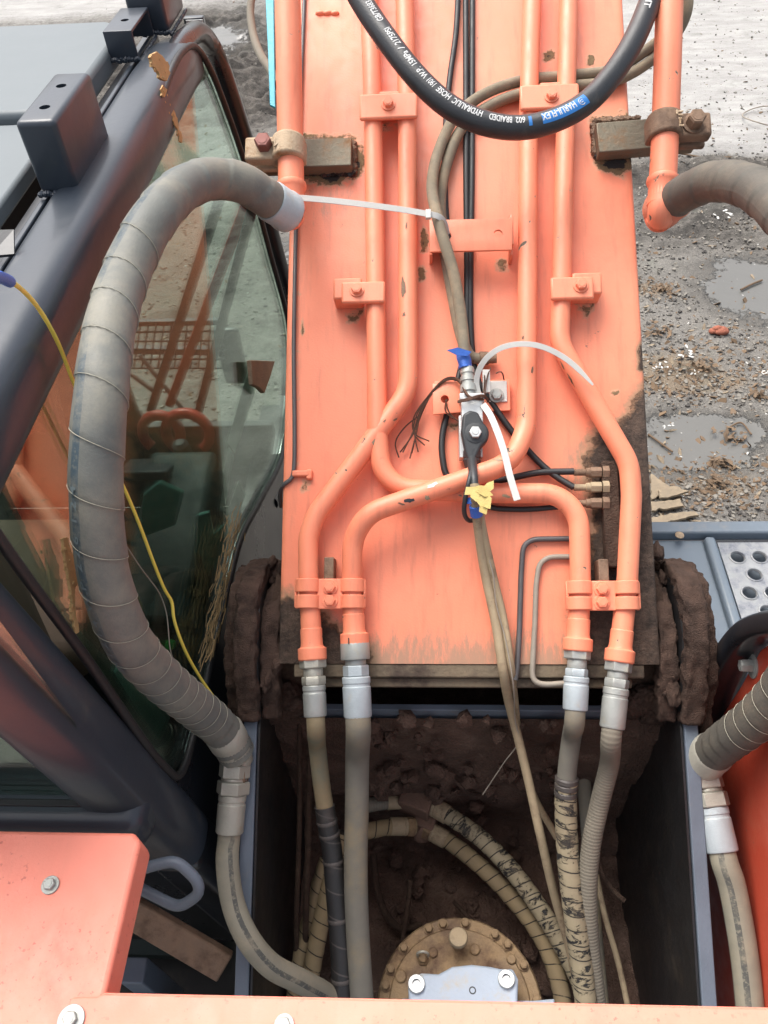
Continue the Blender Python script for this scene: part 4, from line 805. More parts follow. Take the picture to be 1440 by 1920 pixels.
sL = s_of(pT, 1080, 202)
for k in range(3):
    Q = []
    for a in np.linspace(0, 2*math.pi*.72, 12):
        p_, t_, n_, b_ = pT.at(sL+math.cos(a+.8)*(.0062-.002*k*.6)); al = -.05-math.sin(a+.8)*(.30-.1*k); Q.append(p_+(n_*math.cos(al)+b_*math.sin(al))*.0217)
    if k != 1: sweep(mb, Path(np.array(Q)), .0007, 4)
mb.build('hose_emblem', 'ink_white', o, fixn=False)
# --- two olive grey cables looping from behind the right pipe down to the valve
for lb, pts in (('olive grey cable ending in blue tape at the valve', [(1262, -40, .12), (1268, 20, .10), (1250, 62, .06), (1215, 92, .03), (1150, 130, .016), (1060, 143, .014), (975, 152, .016), (905, 178, .022), (852, 222, .026), (822, 285, .03), (810, 345, .05), (817, 395, .076), (832, 450, .08), (850, 510, .07), (864, 590, .055), (872, 668, .05)]),
                ('olive grey cable passing behind the other one under the black hose', [(1285, -40, .10), (1288, 20, .08), (1262, 72, .05), (1215, 118, .02), (1150, 152, .014), (1060, 163, .014), (985, 174, .014), (920, 198, .014), (868, 238, .016), (840, 300, .02), (826, 370, .02), (830, 440, .018), (850, 560, .016), (868, 640, .016), (884, 670, .018), (915, 672, .018)])):
    o = tag(tube('control_cable', [bq(*p) for p in pts], .0112, 'h_grey', None, 12)[0], lb, 'cable', 'olive grey cables on the boom')
# --- black hoses in the middle of the boom
for lb, r, pts in (('black hose in the middle of the boom, right one of the parallel pair', .0062, [(886, -60, .008), (885, 300, .008), (884, 640, .008), (895, 710, .012), (925, 760, .012), (965, 815, .010), (1010, 866, .010), (1045, 895, .016), (1076, 914, .022)]),
                   ('black hose in the middle of the boom, left one of the parallel pair', .0062, [(873, -60, .008), (874, 300, .008), (873, 640, .008), (862, 700, .010), (840, 770, .010), (829, 820, .010), (830, 860, .012), (840, 895, .012), (880, 906, .012), (940, 900, .012), (1010, 886, .014), (1076, 884, .022)]),
                   ('slanting black hose beside the parallel pair at the top of the boom', .0060, [(861, -60, .010), (855, 60, .010), (843, 150, .010), (836, 230, .010), (834, 330, .010), (838, 420, .008), (850, 520, .006)]),
                   ('short black hose running under the crossing tube to the lowest fitting', .0052, [(870, 925, .010), (915, 950, .010), (965, 955, .010), (1020, 953, .012), (1076, 946, .022)])):
    tag(tube('grease_hose', [bq(*p) for p in pts], r, 'blackrub', None, 12)[0], lb, 'hose', 'thin black grease hoses')
tag(tube('loop_cable', [at(488, -60, 2.3), at(470, 10, 2.25), at(474, 60, 2.2), at(490, 105, 2.1), at(508, 132, 2.02), at(520, 160, 1.9)], .011, 'h_rib', None, 12)[0], 'grey cable sagging in a curve beside the blue plastic strip at the left pipe', 'cable')
mb = MB(); mb.prism([bq(497, -40, .02), bq(513, -40, .02), bq(517, 205, .02), bq(507, 200, .02), bq(503, 90, .02)], NB*.006); tag(mb.build('plastic_strip', 'teal', None, .001), 'bright blue plastic strip hanging beside the left thick pipe', 'strip')
#@@PART4
# ------------------------------------------------------------------ valve on the boom
vt = thing('solenoid_valve', 'steel solenoid valve with a black plug wired to the middle of the boom', 'valve', bq(885, 780, .0))
q0 = bq(876, 690, .048); q1 = bq(880, 752, .05); ax = (q1-q0)/np.linalg.norm(q1-q0)
mb = MB(); mb.lathe(q0, ax, [(0, .0125), (.004, .0135), (.012, .0135), (.013, .012), (.018, .012), (.019, .0145), (.027, .0145), (.028, .0125), (.034, .0125), (.035, .016), (.048, .016), (.049, .013), (.060, .013)], 20); mb.build('threaded_fitting', 'zinc', vt, ang=25)
VA = UB*.985+X*.0; VX = X
mb = MB(); mb.box(bq(884, 778, .034), X, UB, NB, (.040, .062, .05)); mb.box(bq(884, 748, .046), X, UB, NB, (.046, .012, .034)); mb.box(bq(882, 822, .022), X, UB, NB, (.044, .082, .03)); mb.build('steel_body', 'valve', vt, .0015)
n = 22; cc = bq(891, 812, .066); R1 = .0255; top = bq(884, 776, .066)
poly = [cc+X*R1*math.cos(a)+UB*R1*math.sin(a) for a in np.linspace(-.9, .9, 10)]+[top+X*.012+UB*.004, top+UB*.008-X*.003, top-X*.016]+[cc-X*.026+UB*.004, cc-X*.023-UB*.012, bq(872, 846, .066), bq(876, 862, .066), bq(892, 862, .066), bq(902, 838, .066)]
mb = MB(); mb.prism(poly, -NB*.026); o = mb.build('plug_housing', 'plastic', vt, .005, segs=3)
mb = MB(); mb.lathe(cc, NB, [(-.002, .019), (.001, .019), (.0015, .017)], 24); mb.build('plug_washer', 'plastic', o)
mb = MB(); mb.lathe(cc+NB*.001, NB, [(0, .0115), (.007, .0115), (.008, .0105)], 6); mb.lathe(cc+NB*.008, NB, [(0, .006), (.002, .0055)], 16); mb.build('hex_nut', 'valve', o, .0006)
q0 = bq(885, 850, .050); q1 = bq(884, 884, .048); ax = (q1-q0)/np.linalg.norm(q1-q0)
mb = MB(); mb.lathe(q0-ax*.004, ax, [(0, .0165), (.012, .0165), (.014, .015), (.018, .0165), (.024, .0145), (.034, .011), (.036, .0075)], 20); mb.build('cable_gland', 'plastic', vt)
mb = MB(); mb.lathe(bq(898, 672, .018), X, [(-.012, .010), (.0, .010), (.002, .013), (.018, .013), (.02, .010), (.034, .010)], 16); mb.build('side_fitting', 'castbrown', vt)
tube('plug_lead', [bq(*p) for p in ((885, 862, .058), (886, 878, .090), (889, 898, .110), (890, 918, .113))], .0078, 'plastic', vt, 14, rf=lambda s, v: .0095-.03*np.minimum(s, .08))
# cable from the plug, down to the long tubes
tag(tube('valve_cable', [bq(884, 868, .062), bq(881, 896, .112), bq(872, 935, .105), bq(871, 965, .08), bq(882, 978, .06), bq(898, 972, .055), bq(906, 978, .05)], .0042, 'plastic', None, 10)[0], 'thin black cable looping out of the bottom of the black plug', 'cable')
def gp(pts): return [bq(*p) if len(p) == 3 and p[2] < 1 else hz(*p) for p in pts]
t1 = [(890, 908, .113), (891, 925, .112), (895, 975, .078), (909, 1070, .034), (930, 1170, .026), (944, 1260, .02), (955, 1320, 2.09), (968, 1370, 2.02), (990, 1460, 1.95), (1012, 1560, 1.88), (1040, 1680, 1.76), (1066, 1770, 1.66), (1085, 1860, 1.58)]
tag(tube('conduit', gp(t1), .0088, 'tanrod', None, 12)[0], 'long tan conduit hanging from the black plug down into the pit, the one in front', 'conduit', 'tan conduits hanging into the pit')
t2 = [(896, 925, .100), (904, 985, .070), (925, 1080, .032), (944, 1160, .024), (958, 1250, .02), (966, 1320, 2.07), (975, 1400, 1.95), (1000, 1490, 1.85), (1044, 1570, 1.75)]
tag(tube('conduit', gp(t2), .0072, 'tanrod', None, 10)[0], 'second tan conduit, running behind the front one and bending right in the pit', 'conduit', 'tan conduits hanging into the pit')
tag(wires('thin_wire', [gp([(904, 985, .062), (912, 1030, .05), (925, 1080, .046), (930, 1130, .04), (948, 1200, .035), (962, 1280, .03), (966, 1350, 2.06), (972, 1390, 2.0), (945, 1430, 1.93), (915, 1475, 1.86), (905, 1490, 1.84)])], .0013, 'dustline'), 'hair thin pale wire trailing along the tan conduits', 'wire')
# tape
mb = MB(); p = Path(smooth_path([bq(869, 662, .052), bq(872, 690, .050)], .004)); sweep(mb, p, .0128, 16, lambda s, v: .0128+.0012*np.sin(v*19+s*200)); mb.prism([bq(838, 657, .07), bq(858, 652, .072), bq(884, 660, .066), bq(876, 668, .066), bq(858, 667, .068)], NB*.0015); tag(mb.build('blue_tape', 'bluetape', None), 'blue tape with a loose flag wrapped round the cable end above the valve', 'tape')
mb = MB(); p = Path(smooth_path([bq(891, 948, .098), bq(894, 966, .085)], .004)); sweep(mb, p, .0112, 14); mb.prism([bq(874, 934, .10), bq(886, 932, .105), bq(887, 945, .105), bq(875, 945, .098)], NB*.0015); tag(mb.build('blue_tape', 'bluetape', None), 'small blue tape band under the torn yellow tape on the conduit', 'tape')
mb = MB(); r = random.Random(4)
for k, (x, y, a) in enumerate([(898, 918, .3), (892, 925, 1.2), (908, 922, -.4), (915, 914, .9), (900, 938, 2.2), (912, 940, 1.6), (885, 920, .1), (906, 950, 1.5)]):
    c = bq(x, y, .124+.003*(k % 3)); d = X*math.cos(a)+UB*math.sin(a); e = UB*math.cos(a)-X*math.sin(a); l = .014
    mb.prism([c-d*l-e*.006, c+d*l*.3-e*.009+NB*.004, c+d*l*1.2+NB*.007*r.uniform(-1, 1), c+d*l*.4+e*.006, c-d*l*.7+e*.007+NB*.003], NB*.0012)
tag(mb.build('yellow_tape', 'ytape', None), 'torn yellow tape knotted round the conduit below the plug', 'tape')
# rusty tie wire
r = random.Random(2); P_ = []
for k in range(7):
    j = lambda s=2: r.uniform(-s, s); P_.append([bq(905+j(), 748+j(), .062), bq(880+j(), 745+j(), .074), bq(858+j(), 712+j(3), .04), bq(838+j(3), 710+j(3), .035), bq(815+j(3), 728+j(4), .03), bq(796-k*3+j(3), 765+k*3+j(4), .022), bq(775-k*4+j(4)+k*5, 815+j(4), .016), (bq(748+k*9+j(5), 858-abs(k-2)*7+j(4), .012))])
P_.append([bq(748, 858, .012), bq(741, 830, .014), bq(760, 800, .018), bq(785, 780, .02)]); P_.append([bq(835, 750, .034), bq(843, 775, .03), bq(860, 790, .026), bq(880, 800, .03)]); P_.append([bq(838, 748, .035), bq(834, 770, .032), bq(850, 785, .028)])
for k in range(4): P_.append([bq(858, 752+k, .065), bq(884, 745+k*1.5, .078), bq(906, 740+k, .066), bq(915, 748+k*2, .05)])
P_.append([bq(908, 748, .06), bq(914, 705, .05), bq(920, 690, .045)]); P_.append([bq(905, 748, .06), bq(909, 710, .05), bq(905, 690, .04)]); P_.append([bq(930, 700, .03), bq(940, 695, .035), bq(945, 712, .02)])
tag(wires('tie_wire', P_, .0013, 'wire'), 'tangle of rusty tie wire twisted round the steel valve', 'wire')
# white nylon ties
def strap(name, pts, w, label, parent=None, th=.0016, wd=None):
    D = smooth_path(pts, .006, 2); p = Path(D, True); mb = MB(); n = len(D); V_ = []
    for i in range(n):
        ww = w*(1 if i < n*.85 or wd is None else 1-(1-wd)*(i-n*.85)/(n*.15)); b = p.B[i] if wd is None or True else p.B[i]
        for sb, sn in ((-1, -1), (1, -1), (1, 1), (-1, 1)): V_.append(D[i]+b*sb*ww/2+p.N[i]*sn*th/2)
    F_ = [(i*4+k, i*4+(k+1) % 4, (i+1)*4+(k+1) % 4, (i+1)*4+k) for i in range(n-1) for k in range(4)]+[(3, 2, 1, 0), tuple((n-1)*4+k for k in range(4))]
    mb.add(V_, F_); return mb, p
mb, p = strap('zip', [bq(548, 370, .12), bq(600, 374, .112), bq(680, 383, .106), (bq(760, 394, .10)), bq(806, 402, .098), bq(822, 405, .095), bq(832, 414, .085), bq(836, 428, .07), bq(838, 440, .06)], .0115, '')
mb.box(bq(803, 402, .101), X, UB, NB, (.010, .0175, .008)); tag(mb.build('zip_tie', 'white', None, .0004), 'white zip tie pulled straight from the left pipe to the grey cables', 'zip tie', 'white zip ties')
mb, p = strap('zip', [bq(899, 745, .05), bq(893, 715, .06), bq(904, 682, .075), bq(932, 656, .088), bq(972, 645, .092), bq(1016, 650, .088), (bq(1060, 672, .08)), bq(1090, 698, .074), bq(1112, 722, .07)], .0105, '', wd=.3)
mb.box(bq(901, 748, .05), X, UB, NB, (.013, .017, .012)); tag(mb.build('zip_tie', 'white', None, .0004), 'white zip tie bowed in an arc over the two right tubes', 'zip tie', 'white zip ties')
mb, p = strap('zip', [bq(905, 758, .062), bq(918, 776, .068), bq(932, 808, .074), bq(946, 850, .080), bq(956, 892, .084), bq(970, 938, .086)], .0125, '')
tag(mb.build('zip_tie', 'white', None, .0004), 'white zip tie tail pointing down to the crossing tube', 'zip tie', 'white zip ties')
mb = MB(); mb.box(bq(912, 715, .045), X, UB, NB, (.014, .045, .006)); tag(mb.build('white_tag', 'white', None, .001), 'small white plastic tag tucked behind the tie wire beside the valve', 'tag')

# ------------------------------------------------------------------ things in the pit
def pit_hose(label, pts, r, mat, grp='hoses lying in the pit', wrap=.03, fl=True):
    q = zp(pts); o = hose_thing(label, grp, q[0]); hb, p = tube('hose_body', q, r, mat, o, 18, rf=(lambda s, v: r-.0004+.0017*np.mod(s/wrap+v, 1.)) if wrap else None)
    if fl: coupling(o, p.D[0]+p.T[0]*.002, p.T[0], r, [('nut', 'tan', .018, 1.25, 6), ('ferrule', 'tanrod', .04, 1.16, 20)])
    return o, p
pit_hose('tan wrapped hose beside the left pit wall, the thinner outer one', [(612, 1610, 1.66), (590, 1680, 1.62), (572, 1750, 1.58), (555, 1830, 1.54), (545, 1910, 1.50)], .0150, 'h_wrap', fl=False)
pit_hose('tan wrapped hose beside the left pit wall, the thicker inner one', [(640, 1560, 1.70), (622, 1640, 1.65), (606, 1710, 1.61), (592, 1780, 1.58), (580, 1850, 1.54), (572, 1920, 1.50)], .0182, 'h_wrap', fl=False)
pit_hose('mottled black and cream hose slanting from the muddy block to the lower right', [(800, 1505, 1.60), (850, 1535, 1.61), (905, 1575, 1.61), (960, 1632, 1.61), (1010, 1700, 1.60), (1050, 1765, 1.59), (1085, 1835, 1.58), (1112, 1920, 1.57)], .0192, 'h_mott')
pit_hose('tan hose with dark wrap lines slanting below the mottled hose', [(795, 1552, 1.56), (845, 1580, 1.56), (905, 1628, 1.56), (965, 1690, 1.55), (1015, 1758, 1.54), (1045, 1830, 1.53), (1062, 1920, 1.52)], .0182, 'h_wrap')
pit_hose('cream wrapped hose crossing behind the thick grey hose to the muddy block', [(778, 1550, 1.585), (740, 1550, 1.60), (700, 1556, 1.61), (660, 1568, 1.62), (628, 1590, 1.62)], .0178, 'h_wrap', fl=True)
pit_hose('short dark brown hose left of the muddy block', [(772, 1500, 1.60), (735, 1503, 1.61), (700, 1508, 1.62), (660, 1518, 1.63)], .0165, 'h_rib', wrap=0)
pit_hose('dusty hose standing behind the ribbed hose by the right pit wall', [(1098, 1340, 1.80), (1095, 1450, 1.72), (1102, 1560, 1.66), (1112, 1700, 1.58), (1128, 1880, 1.52)], .0150, 'h_slate', wrap=0, fl=False)
mb = MB(); q = hz(782, 1500, 1.61); c_, s_ = math.cos(-.35), math.sin(-.35); mb.box(q, (c_, s_, 0), (-s_, c_, 0), Z3, (.075, .06, .06)); mb.box(hz(800, 1535, 1.56), (c_, s_, 0), (-s_, c_, 0), Z3, (.05, .06, .05)); mb.lathe(hz(792, 1556, 1.55), (.3, -.8, .3), [(0, .024), (.018, .026), (.02, .02)], 20)
o = mb.build('block_body', 'block', None, .004); o.name = 'hose_manifold'; tag(o, 'mud covered steel block in the pit that the slanting hoses start from', 'manifold')
P_ = [zp([(870, 1480, 1.72), (830, 1440, 1.76), (805, 1390, 1.85), (795, 1345, 1.95)]), zp([(900, 1490, 1.66), (880, 1486, 1.68), (860, 1470, 1.70)])]
tag(wires('pit_wire', P_[:1]+P_[1:], .0042, 'mudlight', None, 8), 'muddy wire lying on the back wall of the pit', 'wire')
for lb, pts, rr in (('thin muddy line curling past the swing motor on its left', [(770, 1650, 1.52), (762, 1720, 1.50), (750, 1790, 1.50), (742, 1850, 1.5)], .006), ('muddy tube curved along the pit floor left of the swing motor', [(700, 1600, 1.5), (706, 1660, 1.48), (722, 1710, 1.46), (750, 1740, 1.46), (790, 1735, 1.45)], .008),
                    ('thin tube leaning on the right pit wall', [(1112, 1560, 1.78), (1130, 1640, 1.74), (1160, 1680, 1.72), (1172, 1690, 1.72)], .0055), ('tan thin conduit beside the mottled tape sleeve at the right wall', [(1118, 1640, 1.70), (1135, 1720, 1.66), (1158, 1800, 1.62), (1180, 1900, 1.58)], .006),
                    ('thin dark line on the pit floor right of the swing motor', [(850, 1690, 1.46), (900, 1740, 1.46), (950, 1775, 1.45), (985, 1800, 1.45)], .005), ('rusty upright tube along the left pit wall', [(565, 1290, 2.03), (562, 1345, 1.98), (562, 1500, 1.84), (560, 1600, 1.76), (556, 1720, 1.66), (556, 1820, 1.5)], .0055), ('grey steel line beside the rusty tube at the left pit wall', [(590, 1290, 2.02), (586, 1335, 1.96), (580, 1460, 1.86), (578, 1580, 1.76), (574, 1700, 1.66), (572, 1820, 1.5)], .0065)):
    tag(tube('pit_tube', zp(pts), rr, 'tanrod' if 'tan' in lb else ('mud' if 'rusty' in lb else ('grey_steel' if 'grey' in lb else 'mud')), None, 10)[0], lb, 'tube')
# swing motor
mz = 1.62; mc = hz(862, 1888, mz); Rm = np.linalg.norm(hz(1018, 1888, mz)-hz(706, 1888, mz))/2
mo = thing('swing_motor', 'round tan flanged swing motor with a pale blue cover behind the hood edge', 'motor', mc-Z3*.25)
mb = MB(); mb.lathe(mc-Z3*.25, Z3, [(0, Rm*.8), (.21, Rm*.82), (.22, Rm*.98), (.224, Rm), (.243, Rm), (.25, Rm*.975), (.2505, Rm*.86), (.256, Rm*.84)], 64); mb.build('flange', 'tan', mo, ang=30)
MBm = bolt_mesh('flange_bolt', .0085, .010, 'tan')
for k in range(10):
    a = math.pi*(.05+k/9*.90)+(.05 if k % 3 else -.06); inst('bolt', MBm, Matrix.Translation(mc+Z3*.001+np.array([math.cos(a)*Rm*.92, math.sin(a)*Rm*.92, 0])), mo)
cx = lambda x, y, z=mz+.05: hz(x, y, z)
mb = MB(); zt = mz+.075; ol = [(768, 1900), (765, 1850), (772, 1832), (790, 1824), (822, 1826), (848, 1812), (884, 1808), (920, 1812), (938, 1816), (962, 1816), (972, 1836), (970, 1900)]
mb.prism([hz(x, y, zt) for x, y in ol], -Z3*.07); mb.build('cover', 'bluepale', mo, .005, segs=3)
mb = MB(); mb.prism([hz(x, y, mz+.03) for x, y in ((752, 1872), (1000, 1876), (1040, 1872), (1040, 1910), (752, 1910))], -Z3*.03); mb.build('cover_flange', 'bluepale', mo, .003)
CB = None
for x, y in ((781, 1846), (949, 1837)):
    q = hz(x, y, zt); mb = MB(); mb.lathe(q-Z3*.004, Z3, [(0, .0165), (.012, .0165), (.014, .015), (.014, .0085), (.005, .0085)], 24, cap=False); mb.lathe(q+Z3*.0015, Z3, [(-.002, .0083), (0., .0083)], 6); mb.build('cap_screw', 'valve', mo, ang=30)
mb = MB(); mb.lathe(hz(886, 1857, zt), Z3, [(-.004, .0068), (.0008, .0068), (.001, .0045), (-.003, .0045)], 18); mb.build('drain_plug', 'plastic', mo)
q = hz(858, 1772, mz+.0); mb = MB(); mb.lathe(q-Z3*.0, Z3, [(0, .012), (.045, .012), (.046, .0175), (.052, .0195), (.062, .0195), (.067, .0175), (.069, .012)], 26); mb.build('filler_cap', 'tanrod', mo, ang=40)
q = hz(793, 1800, mz); mb = MB(); mb.lathe(q, Z3, [(0, .013), (.012, .013), (.014, .010), (.022, .009), (.024, .006)], 6); mb.build('breather', 'tan', mo)
tube('lock_ring', [q+np.array([.012*math.cos(a), .004+.006*math.sin(a)*.4, .026+.018*math.sin(a)]) for a in np.linspace(-1.2, 4.2, 14)], .0028, 'cream', mo, 8)
for (x, y, rr) in ((752, 1832, .012), (812, 1788, .010), (890, 1782, .011), (958, 1800, .010)): mb = MB(); mb.lathe(hz(x, y, mz), Z3, [(0, rr), (.010, rr), (.012, rr*.8)], 18); mb.build('plug', 'tan', mo, .0008)
mb = MB()
for k in range(1): lump(mb, (0, 0, 0), .001, 1)
# ------------------------------------------------------------------ hood at the bottom
ZH = 2.37
def hoodp(x, y, z=ZH): return hz(x, y, z)
hp = thing('hood_panel', 'salmon orange hood panel at the lower left with one bare bolt', 'panel', hoodp(120, 1700))
a, b, c_, d = hoodp(-160, 1552), hoodp(250, 1563), hoodp(205, 1868), hoodp(-160, 1990)
far = hoodp(244, 1563); E1 = hoodp(262, 1580); 
xr = hoodp(228, 1730)[0]; yf = hoodp(120, 1558)[1]; yb = hoodp(205, 1868)[1]
mb = MB(); mb.prism([(-1.1, yf, ZH), (xr-.012, yf, ZH), (xr, yf-.012, ZH), (xr, yb-.4, ZH), (-1.1, yb-.4, ZH)], -Z3*.055); mb.build('panel_skin', 'hood', hp, .006, segs=3)
HB = bolt_mesh('hood_bolt', .0078, .006, 'zinc', 1.5)
inst('bolt', HB, Matrix.Translation(hoodp(95, 1660, ZH+.0003)), hp)
hs_ = thing('hood_panel', 'salmon orange hood strip along the bottom edge with a large washer at its left end', 'panel', hoodp(700, 1890))
ye = hoodp(700, 1882, ZH+.006)[1]; xl = hoodp(150, 1868, ZH+.006)[0]
pl = [hoodp(118, 1930, ZH+.006), hoodp(122, 1896, ZH+.006), hoodp(134, 1870, ZH+.006), hoodp(184, 1868, ZH+.006), hoodp(192, 1863, ZH+.006), hoodp(1700, 1897, ZH+.006), hoodp(1700, 2300, ZH+.006), hoodp(110, 2300, ZH+.006)]
mb = MB(); mb.prism(pl, -Z3*.0045); mb.build('panel_skin', 'hood', hs_, .002)
mb = MB(); e0, e1 = pl[4], pl[5]; mb.box((e0+e1)/2-Z3*.032, (e1-e0)/np.linalg.norm(e1-e0), Y, Z3, (np.linalg.norm(e1-e0), .004, .055)); mb.build('panel_lip', 'hood', hs_, .001)
inst('bolt', bolt_mesh('hood_washer_bolt', .0085, .006, 'zinc', 1.9), Matrix.Translation(hoodp(134, 1912, ZH+.0064)), hs_); inst('bolt', HB, Matrix.Translation(hoodp(533, 1922, ZH+.0064)), hs_)
# bits between the cab and the ear plate
tag(tube('bent_pipe', fillet([at(225, 1640, 1.25), at(330, 1612, 1.24), at(388, 1668, 1.24), at(335, 1702, 1.26), at(255, 1662, 1.28)], .025), .0090, 'plate', None, 14)[0], 'blue grey bent pipe loop in the dark gap beside the hood panel', 'pipe')
mb = MB(); A_, B_ = at(205, 1685, 1.44), at(410, 1805, 1.44); dd = (B_-A_)/np.linalg.norm(B_-A_); mb.box((A_+B_)/2, dd, np.cross(UP, dd)/np.linalg.norm(np.cross(UP, dd)), np.cross(dd, np.cross(UP, dd)/np.linalg.norm(np.cross(UP, dd))), (.26, .02, .055)); tag(mb.build('support_bar', 'castbrown', None, .003), 'rust brown flat bar slanting in the dark gap beside the hood panel', 'bar')
mb = MB(); mb.box(at(290, 1850, 1.62), X, Y, Z3, (.045, .045, .3)); tag(mb.build('support_post', 'plate', None, .003), 'grey post in the dark gap under the hood panel edge', 'post')
mb = MB(); mb.box((-.80, .75, .95), X, Y, Z3, (.62, 1.3, .04)); mb.box((-.80, .25, 1.3), X, Y, Z3, (.62, .04, .7)); tag(mb.build('deck_plate', 'inner', None, .004), 'black deck plate under the cab and hood at the lower left', 'deck')
#@@PART5
# ------------------------------------------------------------------ cab
NC = np.array([1., 0, .116]); NC /= np.linalg.norm(NC); PC = CAM+np.array([-.51, 0, -.635])
def cq(px, py, off=0.): return hit(px, py, PC+NC*off, NC)
def cl(y, z, off=0.):                                      # point of the side plane at (y, z)
    x = PC[0]-(z-PC[2])*.116; return np.array([x, y, z])+NC*off
cab = thing('operator_cab', 'dark blue grey excavator cab with tinted side glass and a pale flat roof', 'cab', (-1.0, 1.3, 1.2))
outl = [(-68, 905), (0, 778), (150, 487), (296, 203), (324, 126), (343, 96), (366, 88), (392, 125), (428, 215), (468, 335), (508, 480), (542, 615), (545, 740), (530, 850), (490, 935), (452, 1010), (422, 1125), (388, 1270), (338, 1452), (310, 1440), (150, 1218), (0, 1012)]
ol3 = [cq(x, y, -.006) for x, y in outl]
mb = MB(); mb.prism(ol3, -NC*.004); mb.build('side_glass', 'glass', cab, smooth=False)
tube('glass_seal', [cq(x, y, .0) for x, y in outl+outl[:1]], .0075, 'blackrub', cab, 10, it=1)
# front pillar: band outside the curved front edge
front = [(300, 170), (334, 92), (352, 70), (376, 62), (404, 100), (440, 200), (480, 330), (520, 480), (553, 605), (558, 720), (545, 850), (505, 945)]
D = smooth_path([cq(x, y, -.03) for x, y in front], .012, 3); p = Path(D); mb = MB(); sweep(mb, p, .024, 14); mb.build('front_pillar', 'cabdark', cab, fixn=False)
ztop = PC[2]
# roof side rail
yR0, yR1 = (cq(0, 1012)[1]+cq(310, 1445)[1])/2-.13, hz(322, 62, PC[2]+.03)[1]-.06
rc = np.array([cl(0, ztop+.008)[0]-.045, 0, ztop+.008]); sec = [(.052*math.copysign(abs(math.cos(a))**.62, math.cos(a)), .055*math.copysign(abs(math.sin(a))**.62, math.sin(a))) for a in np.linspace(0, 2*math.pi, 28, endpoint=False)]
def rail(sec, c0, pts, nm, mat):
    V_ = []; n = len(sec)
    for (x, y, z, k) in pts:
        for a, b in sec: V_.append((c0[0]+x+a*k, y, c0[2]+z+b*k))
    F_ = [(i*n+k, i*n+(k+1) % n, (i+1)*n+(k+1) % n, (i+1)*n+k) for i in range(len(pts)-1) for k in range(n)]+[tuple(range(n))[::-1], tuple((len(pts)-1)*n+k for k in range(n))]
    mb = MB(); mb.add(V_, F_); return mb.build(nm, mat, cab, ang=50)
rail(sec, rc, [(0, yR0, 0, 1), (0, yR1-.25, 0, 1), (0, yR1-.1, -.004, .98), (-.004, yR1, -.02, .94), (-.012, yR1+.06, -.06, .86), (-.02, yR1+.10, -.12, .74)], 'roof_rail', 'cabpaint')
mb = MB(); mb.box((rc[0]-.075, (yR0+yR1)/2, ztop+.02), X, Y, Z3, (.035, yR1-yR0+.1, .02)); mb.build('gutter', 'cabdark', cab, .002)
mb = MB(); mb.box((rc[0]-.060, (yR0+yR1)/2, ztop+.034), X, Y, Z3, (.010, yR1-yR0, .022)); mb.build('gutter_lip', 'cabpaint', cab, .002)
# roof: front hatch and rear sheet
zr = ztop+.075; yb_ = hz(0, 212, zr)[1]; yfr = hz(150, 40, zr)[1]; xr_ = hz(175, 130, zr)[0]
mb = MB(); mb.prism([(-1.75, yb_, zr), (xr_, yb_, zr), (xr_, yfr-.05, zr), (xr_-.05, yfr, zr), (-1.75, yfr, zr)], -Z3*.05); mb.build('roof_hatch', 'roof', cab, .012, segs=3)
mb = MB(); mb.box(((-1.75+xr_-.01)/2, (yb_-.012+yR0)/2, zr-.03), X, Y, Z3, (xr_-.01+1.75, yb_-.012-yR0, .03)); mb.build('roof_sheet', 'roof', cab, .006)
mb = MB(); mb.box((-1.30, (yR0+yfr)/2, zr-.07), X, Y, Z3, (1.0, yfr-yR0-.06, .03)); mb.build('roof_liner', 'interior', cab)
# guard brackets welded on the rail
def bracket(b0, b1, b2, h, holes, zb, k=.72, solid=True):
    A_, B_, C_ = hz(*b0, zb), hz(*b1, zb), hz(*b2, zb); w = np.linalg.norm(B_-A_)*k; l = C_[1]-B_[1]; x1 = (B_[0]+C_[0])/2; x0 = x1-w; y0, y1 = B_[1], C_[1]; th = .006; mb = MB()
    if solid: mb.box(((x0+x1)/2, (y0+y1)/2, zb+h/2), X, Y, Z3, (w, l, h))
    else: mb.prism([(x0, y0, zb), (x0, y0, zb+h), (x0, y1, zb+h), (x0, y1, zb), (x0, y1-th, zb), (x0, y1-th, zb+h-th), (x0, y0+th, zb+h-th), (x0, y0+th, zb)], X*w)
    o = mb.build('guard_bracket', 'cabpaint', cab, .009 if solid else .002, segs=4)
    cut(o, [((x0+w*.5, y0+l*f, zb+h), Z3, .0085, .03) for f in ((.27, .70) if holes == 2 else (.45,))])
    m3 = MB(); r = random.Random(3)
    for k in range(18): lump(m3, (x0+(x1-x0)*k/17, y0-.002, zb+.001+r.uniform(-.002, .002)), .0055, k, .3, 1)
    for k in range(34): lump(m3, (x1+.003, y0+(y1-y0)*k/33, zb-.003+r.uniform(-.001, .001)), .0042, k+30, .3, 1)
    m3.build('weld_bead', 'cabpaint', o)
zb = ztop+.052
bracket((85, 338), (150, 362), (207, 262), .112, 2, zb); bracket((223, 98), (262, 112), (288, 66), .055, 1, zb, .8, False); bracket((262, 44), (316, 62), (348, 16), .075, 1, zb, .75)
# small clip with tape at the rear end of the rail
mb = MB(); q = hz(18, 470, ztop+.055); mb.prism([q+np.array(v) for v in ((-.02, -.02, 0), (.014, -.016, 0), (.008, .02, .018), (-.016, .016, .02))], Z3*.004); mb.build('rail_clip', 'cabdark', cab)
